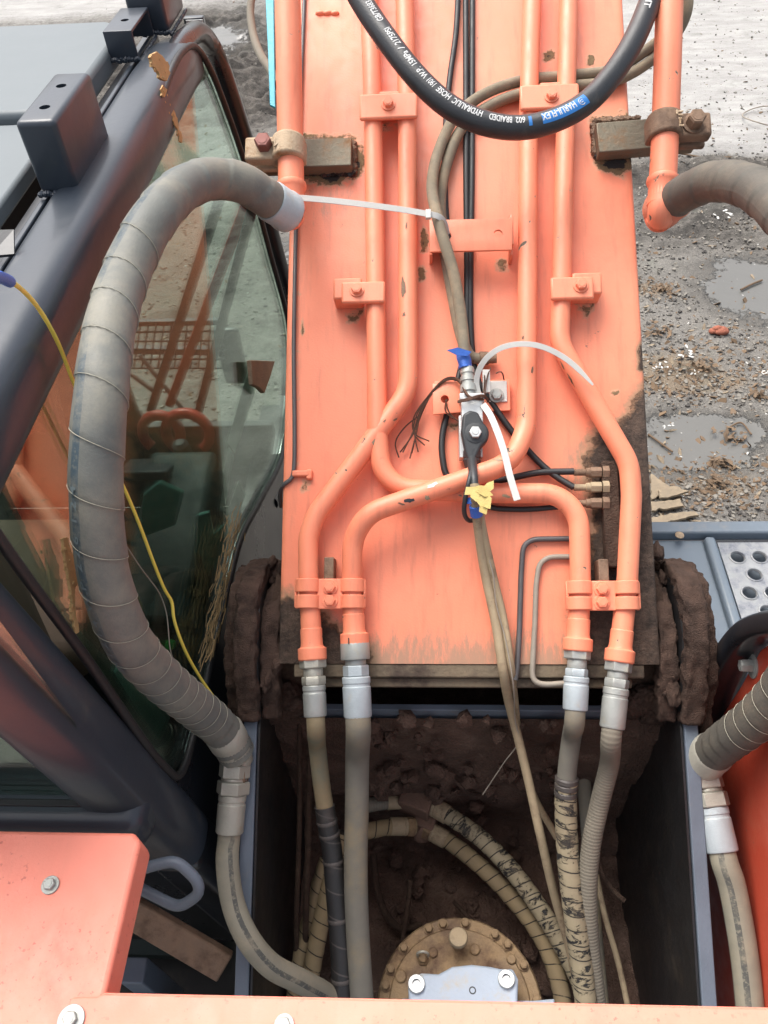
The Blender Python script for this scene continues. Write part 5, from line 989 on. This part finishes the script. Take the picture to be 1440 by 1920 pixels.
# rear pillar and rear window
yq = (cq(0, 1012)[1]+cq(310, 1445)[1])/2; yP = yq-.058
mb = MB(); V_ = []; secp = [(.056*math.copysign(abs(math.cos(a))**.7, math.cos(a)), .056*math.copysign(abs(math.sin(a))**.7, math.sin(a))) for a in np.linspace(0, 2*math.pi, 28, endpoint=False)]; zs = [ztop+.005, 2.6, 2.3, 2.06, 2.0]
for z in zs:
    c0 = cl(yP, z, 0); k = 1.
    for a, b in secp: V_.append((c0[0]-.050+a, yP+b*k, z))
n = len(secp); mb.add(V_, [(i*n+k, i*n+(k+1) % n, (i+1)*n+(k+1) % n, (i+1)*n+k) for i in range(len(zs)-1) for k in range(n)]+[tuple(range(n)), tuple((len(zs)-1)*n+k for k in range(n))]); mb.build('rear_pillar', 'cabpaint', cab, ang=50)
mb = MB(); c0 = cl(yP, 1.99); c1 = cl(yP, 1.2); mb.add([(c[0]-.05+sx_*.05, yP+sy_*.05, c[2]) for c in (c0, c1) for sx_, sy_ in ((-1, -1), (1, -1), (1, 1), (-1, 1))], [(0, 1, 2, 3), (7, 6, 5, 4)]+[(k, (k+1) % 4, 4+(k+1) % 4, 4+k) for k in range(4)]); mb.build('lower_pillar', 'cabdark', cab, .02, segs=4)
yW = yP-.03; zw = hy(0, 1490, yW)[2]; xw = hy(203, 1494, yW)[0]
mb = MB(); mb.prism([(-1.75, yW, zw), (xw+.03, yW, zw), (xw+.03, yW, ztop-.02), (-1.75, yW, ztop-.02)], Y*.004); mb.build('rear_glass', 'glass', cab, smooth=False)
mb = MB(); mb.box(((-1.75+xw+.06)/2, yW+.0, zw-.045), X, Y, Z3, (1.75+xw+.06, .11, .09)); mb.build('rear_sill', 'cabpaint', cab, .03, segs=5)
mb = MB(); mb.box(((-1.75+xw+.06)/2, yW+.05, (zw-.09+1.2)/2), X, Y, Z3, (1.75+xw+.02, .02, zw-.09-1.2)); mb.build('rear_wall', 'cabdark', cab, .01)
mb = MB(); mb.box(((-1.75+xw)/2, yW-.012, zw-.003), X, Y, Z3, (1.75+xw, .012, .010)); mb.build('rear_seal', 'blackrub', cab, .002)
# lower side wall, floor, far side, front window frames
bot = [(545, 650), (545, 740), (530, 850), (490, 935), (452, 1010), (422, 1125), (388, 1270), (338, 1452)]
b3 = [cq(x, y, -.012) for x, y in bot]; low = [np.array([b3[0][0], b3[0][1], 1.2]), np.array([cl(yP, 1.2)[0], yP, 1.2])]; low = [cl(b3[0][1], 1.2, -.012), cl(yP, 1.2, -.012), cl(yP, b3[-1][2], -.012)]
mb = MB(); mb.prism(b3[::-1]+[low[0], low[1]][:1]+[low[1], low[2]], -NC*.03); mb.build('lower_side', 'cabdark', cab, smooth=False)
yF = b3[0][1]; mb = MB(); mb.box((-1.2, (yP+yF)/2, 1.19), X, Y, Z3, (1.1, yF-yP+.05, .04)); mb.build('cab_floor', 'greentrim', cab)
def bar(nm, A_, B_, w, d, mat, up=NC):
    A_, B_ = np.array(A_, float), np.array(B_, float); t_ = (B_-A_); L_ = np.linalg.norm(t_); t_ /= L_; e = up-t_*(up@t_); e /= np.linalg.norm(e); f = np.cross(t_, e); mb = MB(); mb.box((A_+B_)/2, t_, e, f, (L_, d, w)); return mb.build(nm, mat, cab, .004)
# frames seen through the glass: the left front pillar and the windscreen centre frame
def fz(px, py, y): return hy(px, py, y)
YS = yF+.05
def long_bar(p, q, k, w, d, mat, y0, y1):
    a, b = fz(*p, y0), fz(*q, y1); a = a+(a-b)*k; bar('screen_frame', a, b, w, d, mat)
long_bar((425, 480), (318, 760), .30, .020, .03, 'redlever', YS, YS-.02); long_bar((450, 478), (368, 790), .30, .017, .028, 'interior', YS-.04, YS-.06); long_bar((378, 478), (283, 770), .30, .020, .03, 'interior', YS+.02, YS)
mb = MB(); mb.box((-1.18, YS, 1.41), X, Y, Z3, (1.14, .03, .42)); mb.build('front_skirt', 'interior', cab, .004)
mb = MB(); mb.box((-1.40, YS-.03, 2.21), X, Y, Z3, (.70, .012, 1.18)); mb.build('view_blocker', 'viewblock', cab, .003)  # added panel, blocks the bright ground so the glass reads dark here
bar('far_pillar', (-1.72, yF-.1, 2.85), (-1.72, yF, 1.2), .05, .05, 'cabdark'); bar('far_pillar', (-1.72, .7, 2.85), (-1.72, .7, 1.2), .06, .06, 'cabdark'); bar('far_rail', (-1.72, .7, 2.05), (-1.72, yF-.05, 2.0), .05, .05, 'cabdark')
mb = MB(); mb.prism([(-1.73, .72, 1.2), (-1.73, yF, 1.2), (-1.73, yF-.05, 2.0), (-1.73, .72, 2.05)], X*.02); mb.build('far_door', 'interior', cab)
mb = MB(); mb.prism([(-1.74, .55, 2.0), (-1.74, 1.45, 2.0), (-1.74, 1.35, 2.82), (-1.74, .55, 2.82)], X*.012); mb.build('reflection_panel', 'redreflect', cab)  # added panel, its red stands in for the boom mirrored in the glass
# seat
mb = MB(); sx = -1.22
mb.box((sx, 1.28, 1.66), X, Y, Z3, (.50, .50, .14)); mb.build('seat_cushion', 'seat', cab, .05, segs=4)
mb = MB(); mb.box((sx, 1.00, 2.02), X, (0, .98, -.17), (0, .17, .98), (.48, .13, .66)); mb.build('seat_back', 'seat', cab, .05, segs=4)
mb = MB(); mb.box((sx, .955, 2.46), X, Y, Z3, (.26, .10, .18)); mb.build('headrest', 'seat', cab, .04, segs=4)
mb = MB(); mb.box((sx, 1.2, 1.42), X, Y, Z3, (.36, .36, .40)); mb.build('seat_base', 'interior', cab, .02)
# consoles, levers
mb = MB(); mb.box((-.80, 1.42, 1.72), X, (0, .985, .17), (0, -.17, .985), (.20, .56, .14)); mb.box((-.80, 1.35, 1.44), X, Y, Z3, (.18, .5, .46)); o = mb.build('console', 'greentrim', cab, .02)
mb = MB(); mb.box(fz(280, 880, 1.62), X, (0, .9, -.43), (0, .43, .9), (.15, .12, .03)); mb.build('switch_panel', 'plastic', cab, .006)
q = fz(365, 905, 1.72); mb = MB(); mb.lathe(q-Z3*.12, Z3, [(0, .055)]+[(.01+.012*k, .05-.0026*k+(.006 if k % 2 else -.004)) for k in range(12)]+[(.16, .018), (.24, .014)], 20); mb.build('lever_boot', 'plastic', cab)
mb = MB(); mb.lathe(q+Z3*.06, (0, -.1, 1), [(0, .018), (.03, .024), (.09, .027), (.12, .024), (.13, .012)], 18); mb.build('lever_grip', 'plastic', cab)
for (cx_, cy_, s_, mt) in ((303, 812, 1., 'redlever'), (352, 812, 1.15, 'redlever')):
    q = fz(cx_, cy_, 1.80); R2 = .06*s_; tube('lever_loop', [q+np.array([R2*math.cos(a), .02*math.sin(a), R2*.95*math.sin(a)]) for a in np.linspace(-.9, 4.0, 18)], .017, mt, cab, 14)
tube('red_tube', [fz(395, 880, 1.75), fz(392, 950, 1.72), fz(384, 1030, 1.68)], .022, 'redlever', cab, 12)
tube('red_tube', [(-1.02, .80, 2.25), (-.98, .82, 2.1), (-.95, .84, 1.9), (-.95, .86, 1.6)], .026, 'redlever', cab, 12)
# pale floor plates with seams along the right side of the cab
zfl = 1.24
for i, (pa) in enumerate([[(466, 690), (478, 740), (440, 850), (426, 830)], [(438, 858), (428, 842), (405, 935), (420, 960)], [(422, 968), (406, 945), (398, 1000), (412, 1020)], [(408, 1030), (396, 1010), (372, 1065), (382, 1090)], [(460, 930), (446, 905), (424, 965), (440, 985)]]):
    mb = MB(); mb.prism([fz(x, y, 1.86-.06*i) for x, y in pa], Y*.012); mb.build('floor_plate', 'palepanel', cab, .002)
mb = MB(); mb.prism([fz(x, y, .80) for x, y in [(212, 1262), (232, 1250), (320, 1345), (300, 1392), (262, 1340)]], Y*.02); mb.build('pale_box', 'tealpanel', cab, .004)
for pa in ([(372, 968), (392, 962), (407, 1035), (385, 1098), (368, 1050)], [(396, 1008), (421, 985), (420, 1040), (402, 1082)], [(268, 930), (300, 905), (345, 925), (330, 985), (262, 1010)]): mb = MB(); mb.prism([fz(x, y, 1.34) for x, y in pa], Y*.012); mb.build('floor_plate', 'tealpanel', cab, .002)
mb = MB(); q = fz(321, 1208, .95); mb.lathe(q, -FW, [(0, .012), (.010, .012), (.014, .008)], 20); mb.build('green_knob', 'greendot', cab)
# mesh guard outside the windscreen, seen through the glass
gd = []; A_, B_, C_, D_ = fz(250, 605, 2.62), fz(425, 602, 2.62), fz(418, 690, 2.60), fz(236, 690, 2.60)
for k in range(13): f = k/12; gd.append([A_*(1-f)+B_*f, D_*(1-f)+C_*f])
for k in range(6): f = k/5; gd.append([A_*(1-f)+D_*f, B_*(1-f)+C_*f])
wires('mesh_guard', gd, .0042, 'blackrub', cab)
bar('guard_rail', A_, B_, .024, .024, 'cabdark', Y); bar('guard_rail', fz(246, 655, 2.62), fz(420, 658, 2.62), .03, .03, 'cabdark', Y); bar('wiper_arm', fz(262, 665, 2.5), fz(345, 770, 2.42), .018, .012, 'plastic', Y); bar('wiper_arm', fz(244, 700, 2.5), fz(300, 742, 2.46), .018, .012, 'plastic', Y)
mb = MB(); mb.box(fz(435, 668, 2.45), X, Y, Z3, (.10, .03, .26)); mb.build('work_mirror', 'cabdark', cab, .02, segs=3)
tube('inner_strap', [cq(78, 645, -.05), cq(100, 740, -.06), cq(125, 850, -.06), cq(140, 900, -.06)], .009, 'blackrub', cab, 8)
# dried foam and straw left on the glass edge
def crumbs(nm, pts, n, size, mat, label, cat, off=.006, fn=cq):
    mb = MB(); r = random.Random(len(label)); P_ = smooth_path([fn(x, y) for x, y in pts], .004)
    for k in range(n):
        p_ = P_[r.randrange(len(P_))]+np.array([r.gauss(0, size*.8), r.gauss(0, size*.8), r.gauss(0, size*.8)]); lump(mb, p_+NC*off, size*r.uniform(.4, 1.1), k, .6, 2, (.32, r.uniform(.6, 1.8), r.uniform(.6, 1.6)))
    return tag(mb.build(nm, mat, None, ang=180), label, cat)
def smear(poly, label, off=.001, th=.003, seed=1):
    r = random.Random(seed); mb = MB(); out = []; P_ = [np.array(p, float) for p in poly]
    for k in range(len(P_)):
        a, b = P_[k], P_[(k+1) % len(P_)]; m_ = max(2, int(np.linalg.norm(b-a)/5))
        for q in range(m_): p = a+(b-a)*q/m_; out.append((p[0]+r.gauss(0, 1.1), p[1]+r.gauss(0, 1.1)))
    mb.prism([cq(x, y, off) for x, y in out], NC*th)
    c = np.mean(P_, axis=0)
    for k in range(14): q = P_[r.randrange(len(P_))]*.75+c*.25; lump(mb, cq(q[0], q[1], off+th), r.uniform(.0015, .0035), k, .5, 1, (.6, 1.2, 1.2))
    return tag(mb.build('foam_smear', 'foam', None, .0008), label, 'foam')
smear([(277, 103), (288, 99), (300, 106), (310, 120), (314, 138), (309, 153), (300, 150), (288, 134), (279, 118)], 'oval brown foam smear on the cab frame at the top of the side glass', .022, .006, 2)
smear([(303, 158), (311, 168), (318, 192), (328, 218), (337, 248), (341, 268), (336, 266), (327, 240), (316, 212), (306, 186), (299, 168)], 'thin run of brown foam down the upper side glass', .004, .003, 3)
smear([(112, 1010), (120, 1007), (130, 1035), (140, 1062), (140, 1092), (135, 1120), (138, 1150), (144, 1184), (136, 1189), (132, 1160), (130, 1126), (125, 1092), (118, 1055)], 'ragged strip of pale foam stuck on the side glass beside the rear pillar', .001, .004, 4)
mb = MB(); r = random.Random(5)
for k in range(150):
    f = r.random()**.8; x = 446-58*f+r.gauss(0, 8); y = 955+275*f+r.gauss(0, 10); p_ = cq(x, y, .006+.022*r.random()**2); e2 = cq(x-3.2, y+15, .008)-cq(x, y, .008); e2 /= np.linalg.norm(e2); d = e2+np.array([r.gauss(0, .1), r.gauss(0, .16), r.gauss(0, .1)]); d /= np.linalg.norm(d); l = r.uniform(.008, .034); sweep(mb, Path(np.array([p_-d*l, p_+np.array([r.gauss(0, .002), 0, 0]), p_+d*l])), r.uniform(.0005, .0012), 4)
tag(mb.build('straw_wad', 'straw', None, fixn=False), 'wad of dry straw caught along the lower edge of the side glass', 'straw', kind='stuff')
mb = MB(); mb.prism([cq(x, y, .002) for x, y in ((462, 676), (508, 678), (500, 705), (488, 738), (478, 728), (466, 722))], NC*.012); tag(mb.build('wood_scrap', 'wood', None, .002), 'torn piece of yellow board stuck on the lower front glass', 'board')
# yellow wire with blue tape
o = thing('yellow_wire', 'yellow wire from the cab roof rail passing behind the thick hose to the ear plate', 'wire', cq(150, 800))
yw = [cq(-20, 515, .14), cq(12, 524, .115), cq(45, 547, .085), cq(80, 590, .05), cq(112, 650, .025), cq(140, 722, .02), cq(190, 830, .02), cq(234, 918, .02), cq(262, 985, .02), cq(290, 1060, .02), cq(310, 1108, .02), cq(322, 1128, .022), cq(326, 1160, .022), cq(345, 1215, .025), cq(375, 1270, .03), cq(404, 1312, .04)]
tube('wire_run', yw, .0028, 'yellow', o, 8, step=.006)
tube('blue_tape_end', [cq(-22, 515, .142), cq(4, 521, .122), cq(18, 528, .108)], .0062, 'bluetape', o, 10)
tag(wires('thin_wire', [[cq(222, 1000, .01), cq(262, 1062, .01), cq(300, 1115, .012), cq(312, 1150, .012), cq(322, 1230, .012), cq(352, 1275, .014)]], .0011, 'dustline'), 'hair thin pale wire beside the yellow wire on the side glass', 'wire')
#@@PART6
# ------------------------------------------------------------------ right side: deck with grip plate, tank side panel
ZD = 2.02
def dq(x, y, z=ZD): return hz(x, y, z)
dk = thing('side_deck', 'blue grey side deck right of the boom with a worn perforated grip plate', 'deck', dq(1380, 1100)-Z3*.5)
xl_, xr2 = dq(1228, 1100)[0], 1.9; yn, yf2 = dq(1300, 1272)[1], dq(1300, 1012)[1]
rx0, rx1 = dq(1322, 1022), dq(1372, 1190)
xe = (rx0[0]+rx1[0])/2
mb = MB(); mb.box(((xl_+xe)/2, (yn+yf2)/2, ZD-.02), X, Y, Z3, (xe-xl_, yf2-yn, .04)); mb.build('deck_sheet', 'deck', dk, .006, segs=3)
mb = MB(); mb.box(((xe+xr2)/2, (yn+yf2)/2, ZD-.045), X, Y, Z3, (xr2-xe, yf2-yn, .03)); mb.build('deck_tray', 'deck', dk, .004)
mb = MB(); mb.box((xe+.010, (yn+yf2)/2, ZD-.008), X, Y, Z3, (.024, yf2-yn-.004, .05)); mb.build('deck_ridge', 'deck', dk, .008, segs=3)
yl = dq(1300, 990)[1]; mb = MB(); mb.box(((xl_+xr2)/2-.003, (yf2+yl)/2+.004, ZD+.006), X, Y, Z3, (xr2-xl_, yl-yf2, .03)); mb.build('deck_lip', 'deck', dk, .005)
mb = MB(); mb.box(((xl_+xr2)/2, (yn+yf2)/2, ZD-.42), X, Y, Z3, (xr2-xl_-.02, yf2-yn+.2, .70)); mb.build('deck_box', 'cabdark', dk, .01)
mb = MB(); q = dq(1274, 1004, ZD+.022); mb.lathe(q, Z3, [(0, .010), (.002, .010), (.003, .008)], 16); mb.build('rivet', 'cast', dk)
# perforated plate: staggered pressed holes, each hole in its own cell
zp_ = ZD+.004
h00, h10, h01 = dq(1373, 1078, zp_), dq(1415, 1078, zp_), dq(1385, 1112, zp_)
va = np.array([np.linalg.norm((h10-h00)[:2]), 0, 0]); vb = np.array([va[0]*.5, -(h00-h01)[1], 0]); rH = va[0]*.30
mb = MB(); rim = MB(); n = 18; x0p, x1p, y0p, y1p = xe+.028, 1.55, yn+.01, yf2-.012
def clipc(p): return np.array([min(max(p[0], x0p), x1p), min(max(p[1], y0p), y1p), zp_])
nh = 0
for j in range(-6, 5):
    for i in range(-6, 14):
        c = h00+va*(i-(j//2))+vb*j*1.0
        jj = j
        if not (x0p+rH*1.1 < c[0] < x1p-rH and y0p+rH < c[1] < y1p-rH): continue
        nh += 1
        mb.lathe(c-Z3*.004, Z3, [(0, rH*.98), (.004, rH*1.0), (.0065, rH*1.12), (.0055, rH*1.3), (.0005, rH*1.42)], n, cap=False)
holes = []
# plate body with real holes: grid cells around each hole
for j in range(-7, 6):
    for i in range(-8, 16):
        c = h00+va*(i-(j//2))+vb*j; xa, xb, ya, yb2 = c[0]-va[0]/2, c[0]+va[0]/2, c[1]-abs(vb[1])/2, c[1]+abs(vb[1])/2
        q = [(min(max(x, x0p), x1p), min(max(y, y0p), y1p)) for x, y in ((xa, ya), (xb, ya), (xb, yb2), (xa, yb2))]
        if q[1][0]-q[0][0] < 1e-4 or q[2][1]-q[1][1] < 1e-4: continue
        inside = (x0p+rH*1.1 < c[0] < x1p-rH and y0p+rH < c[1] < y1p-rH)
        if not inside: mb.add([(x, y, zp_) for x, y in q], [(0, 1, 2, 3)]); continue
        sq = []; ci = []; N_ = 16; hx_, hy_ = va[0]/2, abs(vb[1])/2
        for k in range(N_):
            a = 2*math.pi*(k+.5)/N_; dx, dy = math.cos(a), math.sin(a); s = min(hx_/max(abs(dx), 1e-6), hy_/max(abs(dy), 1e-6)); x_, y_ = c[0]+dx*s, c[1]+dy*s
            sq.append((min(max(x_, q[0][0]), q[1][0]), min(max(y_, q[0][1]), q[2][1]), zp_)); ci.append((c[0]+dx*rH, c[1]+dy*rH, zp_))
        mb.add(sq+ci, [(k, (k+1) % N_, N_+(k+1) % N_, N_+k) for k in range(N_)])
        for cx2, cy2 in ((0, 1), (1, 2), (2, 3), (3, 0)): pass
        # corners of the cell
        for (qx, qy) in q:
            d2 = sorted(range(N_), key=lambda k: (sq[k][0]-qx)**2+(sq[k][1]-qy)**2)[:2]; mb.add([sq[d2[0]], sq[d2[1]], (qx, qy, zp_)], [(0, 1, 2)])
mb.build('grip_plate', 'galv', dk, ang=45)
# orange tank panel beyond the right ear plate, black guard rim
tp = thing('tank_cover', 'orange side panel tinted as in shade beyond the right ear plate with one bolt at its top', 'panel', (.52, .6, 1.2))
XR = .50
def rq(x, y, off=0.): return hx(x, y, XR+off)
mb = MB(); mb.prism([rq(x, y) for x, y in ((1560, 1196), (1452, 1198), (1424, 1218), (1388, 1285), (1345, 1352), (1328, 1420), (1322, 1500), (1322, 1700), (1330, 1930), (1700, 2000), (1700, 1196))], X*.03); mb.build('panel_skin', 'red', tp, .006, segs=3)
D = [rq(x, y, -.015) for x, y in ((1540, 1166), (1480, 1166), (1440, 1173), (1408, 1190), (1376, 1230), (1341, 1302), (1317, 1375), (1309, 1440), (1312, 1520))]
mb = MB(); p = Path(smooth_path(D, .008, 3)); V_ = []; n = 16
for i in range(len(p.D)):
    tt = p.T[i]; e = np.cross(tt, X); e /= np.linalg.norm(e)
    for k in range(n): a = 2*math.pi*k/n; V_.append(p.D[i]+X*.034*math.copysign(abs(math.cos(a))**.5, math.cos(a))+e*.020*math.copysign(abs(math.sin(a))**.5, math.sin(a)))
mb.add(V_, [(i*n+k, i*n+(k+1) % n, (i+1)*n+(k+1) % n, (i+1)*n+k) for i in range(len(p.D)-1) for k in range(n)]+[tuple(range(n)), tuple((len(p.D)-1)*n+k for k in range(n))]); mb.build('guard_rim', 'cabdark', tp, ang=50)
inst('bolt', bolt_mesh('panel_bolt', .012, .02, 'zinc', 1.9), frame(rq(1412, 1248), -Y, Z3, -X), tp)

# ------------------------------------------------------------------ litter on the ground
def gz(x, y):
    i = np.clip(np.searchsorted(gx, x)-1, 0, nx-2); j = np.clip(np.searchsorted(gy, y)-1, 0, ny-2); Zg = zz.reshape(ny, nx); return Zg[j, i]
def scatter(name, n, mat, smin, smax, asp, thick, dens, label, seed, flat=.25):
    r = np.random.default_rng(seed); mb = MB(); cnt = 0; V_ = []; F_ = []; tries = 0
    while cnt < n and tries < n*30:
        tries += 1
        if r.random() < .72: px, py = (r.uniform(1190, 1450), r.uniform(0, 990)) if r.random() < .8 else (r.uniform(1450, 2100), r.uniform(0, 1100))
        else: px, py = r.uniform(200, 570), r.uniform(0, 900)
        c = hz(px, py, 0)
        if r.random() > dens(c, px, py): continue
        s = smin*(smax/smin)**(r.random()**2.2); a = r.uniform(0, 6.283); z = gz(c[0], c[1]); e = np.array([math.cos(a), math.sin(a), r.normal(0, flat)]); f = np.array([-math.sin(a), math.cos(a), r.normal(0, flat)]); h = thick*s*r.uniform(.5, 1.4); k = 5+int(r.integers(0, 3)); b = len(V_); up = np.array([0, 0, 1.])
        rad = [(r.uniform(.55, 1.1), 2*math.pi*(q+r.uniform(-.25, .25))/k) for q in range(k)]
        lowv = [c+up*(z-.003)+e*s*math.cos(t_)*m_+f*s/asp*math.sin(t_)*m_ for m_, t_ in rad]; V_ += lowv+[v+up*h+(c-v)*.12 for v in lowv]
        F_ += [tuple(b+k+q for q in range(k))]+[(b+q, b+(q+1) % k, b+k+(q+1) % k, b+k+q) for q in range(k)]; cnt += 1
    mb.add(V_, F_); o = mb.build(name, mat, None, smooth=False, fixn=False); return tag(o, label, kind='stuff')
def wv(c, arr=None):
    return 1-1.6*float(np.clip(wet.reshape(ny, nx)[min(np.searchsorted(gy, c[1]), ny-1), min(np.searchsorted(gx, c[0]), nx-1)], 0, 1))
def lv(c): return float(leaf.reshape(ny, nx)[min(np.searchsorted(gy, c[1]), ny-1), min(np.searchsorted(gx, c[0]), nx-1)])
def dl(c): return 1-.85*float(light.reshape(ny, nx)[min(np.searchsorted(gy, c[1]), ny-1), min(np.searchsorted(gx, c[0]), nx-1)])
MT['dgrav'] = simple('dark_crumbs', (.06, .055, .05), .95, 0, .5, 4); MT['grav'] = simple('grey_grit', (.20, .185, .16), .95, 0, .45, 4); MT['litter'] = simple('brown_leaf_litter', (.15, .10, .06), .9, 0, .5, 5)
scatter('gravel', 13000, 'grav', .003, .022, 1.3, .6, lambda c, x, y: .6*wv(c)*dl(c)+.05, 'grey grit and small stones strewn over the yard', 1)
scatter('dark_gravel', 8500, 'dgrav', .003, .022, 1.5, .5, lambda c, x, y: .6*wv(c)*dl(c), 'dark crumbs of earth strewn over the yard', 2)
scatter('leaf_litter', 2000, 'litter', .010, .045, 1.7, .12, lambda c, x, y: .04+.95*lv(c), 'brown leaf litter in patches on the yard', 3, .4)
scatter('wood_chips', 380, 'wood', .008, .05, 3.5, .25, lambda c, x, y: .15+.6*lv(c), 'pale wood splinters strewn over the yard', 4)
scatter('white_scraps', 500, 'scrap', .003, .018, 1.8, .2, lambda c, x, y: .6*dl(c), 'white paper and plastic scraps on the yard', 5)
def ground_piece(name, px, py, L_, W_, H_, ang, mat, label, cat, grp=None, jag=0., seed=0):
    c = hz(px, py, .01); c[2] = gz(c[0], c[1])+H_*.4; r = random.Random(seed+px); jag *= .5; e = np.array([math.cos(ang), math.sin(ang), 0]); f = np.array([-e[1], e[0], 0]); n = 15
    up_ = [c+e*L_*(k/(n-1)-.5)+f*W_*(.5+r.uniform(-jag, jag)) for k in range(n)]+[c+e*L_*(.5-k/(n-1))-f*W_*(.5+r.uniform(-jag, jag)) for k in range(n)]
    mb = MB(); mb.prism(up_, Z3*H_); return tag(mb.build(name, mat, None, .002), label, cat, grp)
PI = math.pi
def plank(poly, h, label, seed):
    r = random.Random(seed); P_ = [hz(x, y, .02) for x, y in poly]; out = []
    for k in range(len(P_)):
        a, b = P_[k], P_[(k+1) % len(P_)]; m_ = max(2, int(np.linalg.norm(b-a)/.02)); nrm = np.array([-(b-a)[1], (b-a)[0], 0])/np.linalg.norm(b-a)
        for q in range(m_): out.append(a+(b-a)*q/m_+nrm*r.gauss(0, .004)*(q > 0))
    z0 = gz(*P_[0][:2]); 
    for p_ in out: p_[2] = z0+h
    mb = MB(); mb.prism(out, Z3*.018); return tag(mb.build('broken_plank', 'wood', None, .002), label, 'plank', 'broken planks')
plank([(1220, 890), (1252, 911), (1268, 924), (1240, 930), (1222, 938)], .012, 'pale broken plank beside the boom, the pointed one farthest from the deck', 1)
plank([(1220, 944), (1246, 943), (1274, 938), (1281, 952), (1250, 958), (1221, 961)], .020, 'pale broken plank beside the boom, the middle one of three', 2)
plank([(1218, 975), (1262, 966), (1302, 962), (1310, 970), (1270, 978), (1219, 990)], .012, 'pale broken plank against the edge of the blue grey deck', 3)
plank([(1232, 925), (1262, 918), (1290, 928), (1262, 936), (1236, 940)], .034, 'short pale splinter lying across the broken planks beside the boom', 4)
mb = MB(); q = hz(1347, 624, .02)
for k in range(6): lump(mb, q+np.array([random.gauss(0, .03), random.gauss(0, .02), random.uniform(0, .02)]), .035, k+70, .4, 2, (1.1, .8, .6))
tag(mb.build('brick_lump', 'brick', None, ang=180), 'red brown crumbled brick on the yard right of the boom', 'brick')
for i, (x, y, s_, lb) in enumerate([(1292, 664, .10, 'white crumpled scrap beside the dark patch right of the boom'), (1238, 690, .07, 'white scrap close to the edge of the boom'), (1250, 800, .05, 'white scrap on the bluish wet ground near the boom'), (1358, 408, .12, 'large white torn scrap under the thick right hose'), (1430, 700, .05, 'white scrap at the right edge of the yard'), (1300, 700, .05, 'pale shard below the white crumpled scrap')]):
    mb = MB(); q = hz(x, y, .015); r = random.Random(i); s_ *= .7
    for k in range(7): a = r.uniform(0, 6.28); d = np.array([math.cos(a), math.sin(a), r.uniform(-.1, .3)]); e = np.array([-math.sin(a), math.cos(a), r.uniform(-.2, .3)]); c = q+np.array([r.gauss(0, s_*.5), r.gauss(0, s_*.3), r.uniform(0, .02)]); mb.prism([c, c+d*s_*.3, c+d*s_*.42+e*s_*.1, c+d*s_*.28+e*s_*.26, c+e*s_*.16-d*s_*.08], Z3*.003)
    tag(mb.build('paper_scrap', 'scrap', None, smooth=False), lb, 'scrap', 'white scraps on the yard')
for i, (pts, rr, lb) in enumerate([([(1216, 812), (1235, 825), (1262, 844)], .007, 'thin brown stick lying on the yard beside the boom'), ([(1365, 800), (1390, 790), (1410, 812)], .006, 'bent brown twig on the wet ground at the right'), ([(1390, 540), (1410, 530), (1430, 522)], .008, 'black twig in the grey puddle'), ([(1275, 285), (1320, 292), (1368, 302)], .009, 'long dark stick on the yard beside the rusty saddle clamp')]):
    tag(tube('twig', [hz(x, y, .015)+Z3*gz(*hz(x, y, 0)[:2]) for x, y in pts], rr, 'twig', None, 6)[0], lb, 'twig', 'sticks on the yard')
q = hz(1432, 222, .01); tag(tube('wire_hoop', [q+np.array([.20*math.cos(a), .22*math.sin(a), .02+.02*math.sin(2*a)]) for a in np.linspace(.5, 5.6, 22)], .006, 'dustline', None, 8)[0], 'pale wire hoop lying on the light ground at the upper right', 'wire')
# dried leaf clumps
for i, (x, y, s_, lb) in enumerate([(1240, 540, .12, 'brown leaf heap against the boom beside the puddle'), (1300, 690, .12, 'brown leaf heap between the scraps right of the boom'), (1375, 820, .09, 'brown leaf heap at the edge of the wet patch'), (1352, 868, .07, 'brown leaf heap above the planks at the right'), (1340, 905, .08, 'yellowish leaf heap near the broken planks'), (1235, 620, .10, 'tan leaf heap close to the boom edge'), (1420, 745, .09, 'leaf heap at the right edge of the yard')]):
    mb = MB(); r = random.Random(i+40); q = hz(x, y, 0); q[2] = gz(q[0], q[1])
    for k in range(34):
        a = r.uniform(0, 6.28); d = np.array([math.cos(a), math.sin(a), r.gauss(0, .35)]); e = np.array([-math.sin(a), math.cos(a), r.gauss(0, .35)]); c = q+np.array([r.gauss(0, s_*.55), r.gauss(0, s_*.4), r.uniform(.0, .035)]); l = r.uniform(.012, .03); mb.prism([c-d*l, c-d*l*.2+e*l*.5, c+d*l, c-d*l*.2-e*l*.5], Z3*.002)
    o = mb.build('leaf_heap', 'litter', None, smooth=False); tag(o, lb, 'leaves', 'leaf heaps on the yard', 'stuff')

mb = MB(); mb.box(at(366, 46, 2.75), X, Y, Z3, (.07, .03, .05)); o = mb.build('lamp_body', 'cabdark', None, .004); o.name = 'work_lamp'; tag(o, 'small black lamp box past the front corner of the cab roof', 'lamp')
mb = MB(); mb.box(at(368, 46, 2.73)-Y*.016, X, Y, Z3, (.058, .004, .038)); mb.build('lamp_face', 'valve', o)
